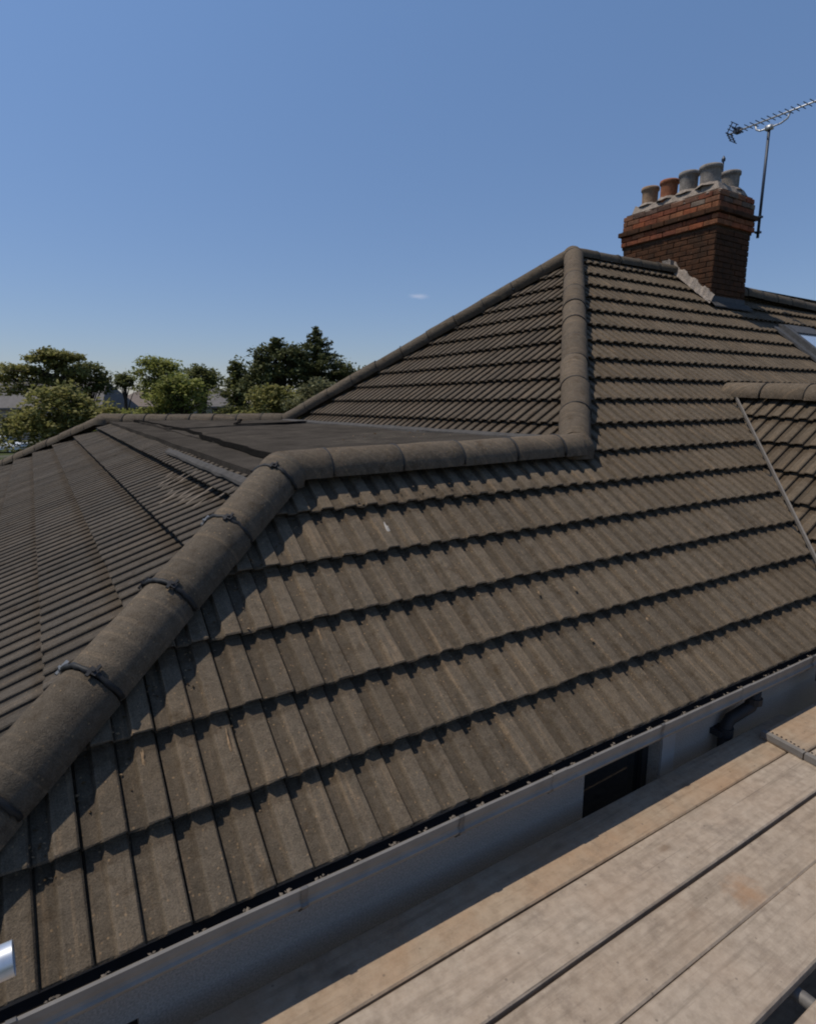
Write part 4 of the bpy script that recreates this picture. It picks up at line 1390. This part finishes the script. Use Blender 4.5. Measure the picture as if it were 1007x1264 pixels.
# pointed conifer with drooping tiers
t = empty('conifer_tree', (18.2, 41.7, GZ), 'pointed conifer with tiered branches, tallest of the trees', 'tree', 'trees beyond the roof')
P = []
g = Geo(); g.tube([(18.2, 41.7, GZ), (18.2, 41.7, 1.5), (18.2, 41.7, 5.55)], [0.25, 0.15, 0.02], 7)
zz = 5.4
while zz > -1.2:
    R0 = 0.10 + (5.5 - zz) * 0.74 if zz > 2.4 else 2.3 + (2.2 - zz) * 0.18
    nb = 5 if zz > 4.4 else 8
    for k in range(nb):
        a = random.uniform(0, 6.28); rr = R0 * random.uniform(0.7, 1.2)
        tip = V(18.2 + math.cos(a) * rr, 41.7 + math.sin(a) * rr, zz + rr * random.uniform(-.12, .22))
        st = V(18.2, 41.7, zz)
        g.tube([st, tip], [0.03, 0.008], 4)
        m_ = int(12 + rr * 44)
        tt = rng.random(m_) ** 0.7
        pp = np.array(st)[None] + (np.array(tip) - np.array(st))[None] * tt[:, None] + rng.normal(size=(m_, 3)) * np.array([.07, .07, .05]) * (1 + 0.8 * rr * (1 - tt))[:, None]
        pp[:, 2] -= 0.08 * np.sin(tt * 3.1)
        P.append(pp)
    zz -= 0.24
v, f = leaf_quads(np.concatenate(P), 0.12, 0.2, 0.25)
mesh_obj('crown', v, f.tolist(), L_CON, t); g.obj('trunk', BARK, t)

SLATE = plain('far_roof_tiles', (0.135, 0.125, 0.118), 0.9, 0.15, var=0.15, scale=2)
SLATE2 = plain('far_roof_tiles_brown', (0.16, 0.13, 0.11), 0.9, 0.15, var=0.15, scale=2)
FWALL = plain('far_wall', (0.30, 0.25, 0.21), 0.9, 0.1, var=0.1, scale=1)
def far_house(label, c, yaw, lx, ly, eave, ridge, hip, mat, chimney=None):
    t = empty('far_house', (c[0], c[1], GZ), label, 'house', 'houses beyond the trees')
    ca, sa = math.cos(yaw), math.sin(yaw)
    W = lambda x, y, z: V(c[0] + x * ca - y * sa, c[1] + x * sa + y * ca, z)
    g = Geo()
    q = [(-lx, -ly), (lx, -ly), (lx, ly), (-lx, ly)]
    v = [W(x * .95, y * .93, GZ) for x, y in q] + [W(x * .95, y * .93, eave + .05) for x, y in q]
    g.add(v, [(0, 1, 5, 4), (1, 2, 6, 5), (2, 3, 7, 6), (3, 0, 4, 7)])
    g.obj('wall', FWALL, t)
    g = Geo()
    v = [W(x, y, eave) for x, y in q] + [W(-lx + hip, 0, ridge), W(lx - hip, 0, ridge)] + [W(x, y, eave - .18) for x, y in q]
    g.add(v, [(0, 1, 5, 4), (1, 2, 5), (2, 3, 4, 5), (3, 0, 4), (6, 7, 1, 0), (7, 8, 2, 1), (8, 9, 3, 2), (9, 6, 0, 3), (9, 8, 7, 6)])
    g.obj('roof', mat, t)
    g = Geo(); g.tube([W(-lx + hip, 0, ridge + .02), W(lx - hip, 0, ridge + .02)], 0.12, 6); g.obj('ridge', mat, t)
    for xw in (-lx * .55, 0, lx * .5):
        g = Geo()
        a_, b_ = W(xw - .6, -ly * .93 - .04, eave - 1.5), W(xw + .6, -ly * .93 - .04, eave - 1.5)
        d_ = (W(0, 1, 0) - W(0, 0, 0)) * .05
        g.add([a_, b_, b_ + V(0, 0, 1.2), a_ + V(0, 0, 1.2), a_ + d_, b_ + d_, b_ + d_ + V(0, 0, 1.2), a_ + d_ + V(0, 0, 1.2)], [(0, 1, 2, 3), (7, 6, 5, 4), (0, 4, 5, 1), (1, 5, 6, 2), (2, 6, 7, 3), (3, 7, 4, 0)])
        g.obj('window', M['glass'], t)
    if chimney is not None:
        p = W(chimney, 0.2, ridge)
        g = Geo(); g.box((p.x - .35, p.y - .3, ridge - .6), (p.x + .35, p.y + .3, ridge + .75)); g.box((p.x - .12, p.y - .12, ridge + .75), (p.x + .12, p.y + .12, ridge + 1.15))
        g.obj('chimney', M['brick_shaft'], t)
yw = math.radians(-32)
far_house('long grey roofed bungalow behind the layered tree at far left', (1.5, 87, 0), yw, 9.5, 5.0, -0.6, 2.55, 1.5, SLATE, 7.4)
far_house('grey roofed bungalow half hidden left of the pale spreading tree', (14.6, 92, 0), yw + .2, 5.0, 4.5, -0.5, 1.6, 3.2, SLATE2)
far_house('bungalow with hipped grey roof left of the evergreens', (21.5, 87, 0), yw + .05, 4.0, 4.6, -0.5, 2.5, 3.3, SLATE)

# parked car seen past the end of the roof
car = empty('parked_car', (-2.6, 63, GZ), 'white parked car at the far left edge below the shrubs', 'car')
cp = V(-2.6, 63, GZ)
cy = math.radians(-28)
cx_, sx_ = math.cos(cy), math.sin(cy)
CW = lambda x, y, z: cp + V(x * cx_ - y * sx_, x * sx_ + y * cx_, z)
def car_side(name, prof_, half, mat, inset=1.0):
    v = [CW(x, s * half * (inset if z > 0.9 else 1), z) for s in (-1, 1) for x, z in prof_]
    n = len(prof_)
    f = [tuple(range(n - 1, -1, -1)), tuple(n + k for k in range(n))] + [(k, (k + 1) % n, n + (k + 1) % n, n + k) for k in range(n)]
    return mesh_obj(name, v, f, mat, car)
WHITE = plain('white_car_paint', (0.62, 0.63, 0.64), 0.3, 0.5, var=0.02)
body = car_side('body', [(-2.05, .3), (2.0, .3), (2.08, .55), (2.0, .78), (1.15, .92), (.45, 1.40), (-1.1, 1.45), (-1.85, 1.05), (-2.1, .95), (-2.12, .5)], 0.86, WHITE, 0.80)
car_side('side_window', [(.95, .95), (.40, 1.33), (-1.05, 1.37), (-1.6, 1.02)], 0.865, M['glass'], 0.815)
v = [CW(1.16, s * .70, .95) for s in (-1, 1)] + [CW(.47, s * .63, 1.39) for s in (1, -1)]
mesh_obj('windscreen', [q + V(0, 0, .012) for q in v], [(0, 1, 2, 3)], M['glass'], car)
for x in (-1.3, 1.3):
    for s in (-1, 1):
        g = Geo(); g.tube([CW(x, s * .70, .32), CW(x, s * .88, .32)], 0.32, 16); wh = g.obj('wheel', M['union'], car)
        g = Geo(); g.tube([CW(x, s * .86, .32), CW(x, s * .89, .32)], 0.2, 12); g.obj('rim', M['galv'], wh)
for s in (-1, 1):
    g = Geo(); g.obox(CW(2.05, s * .62, .68), (.03, 0, 0), (0, .16, 0), (0, 0, .07)); g.obj('headlight', M['galv'], car)
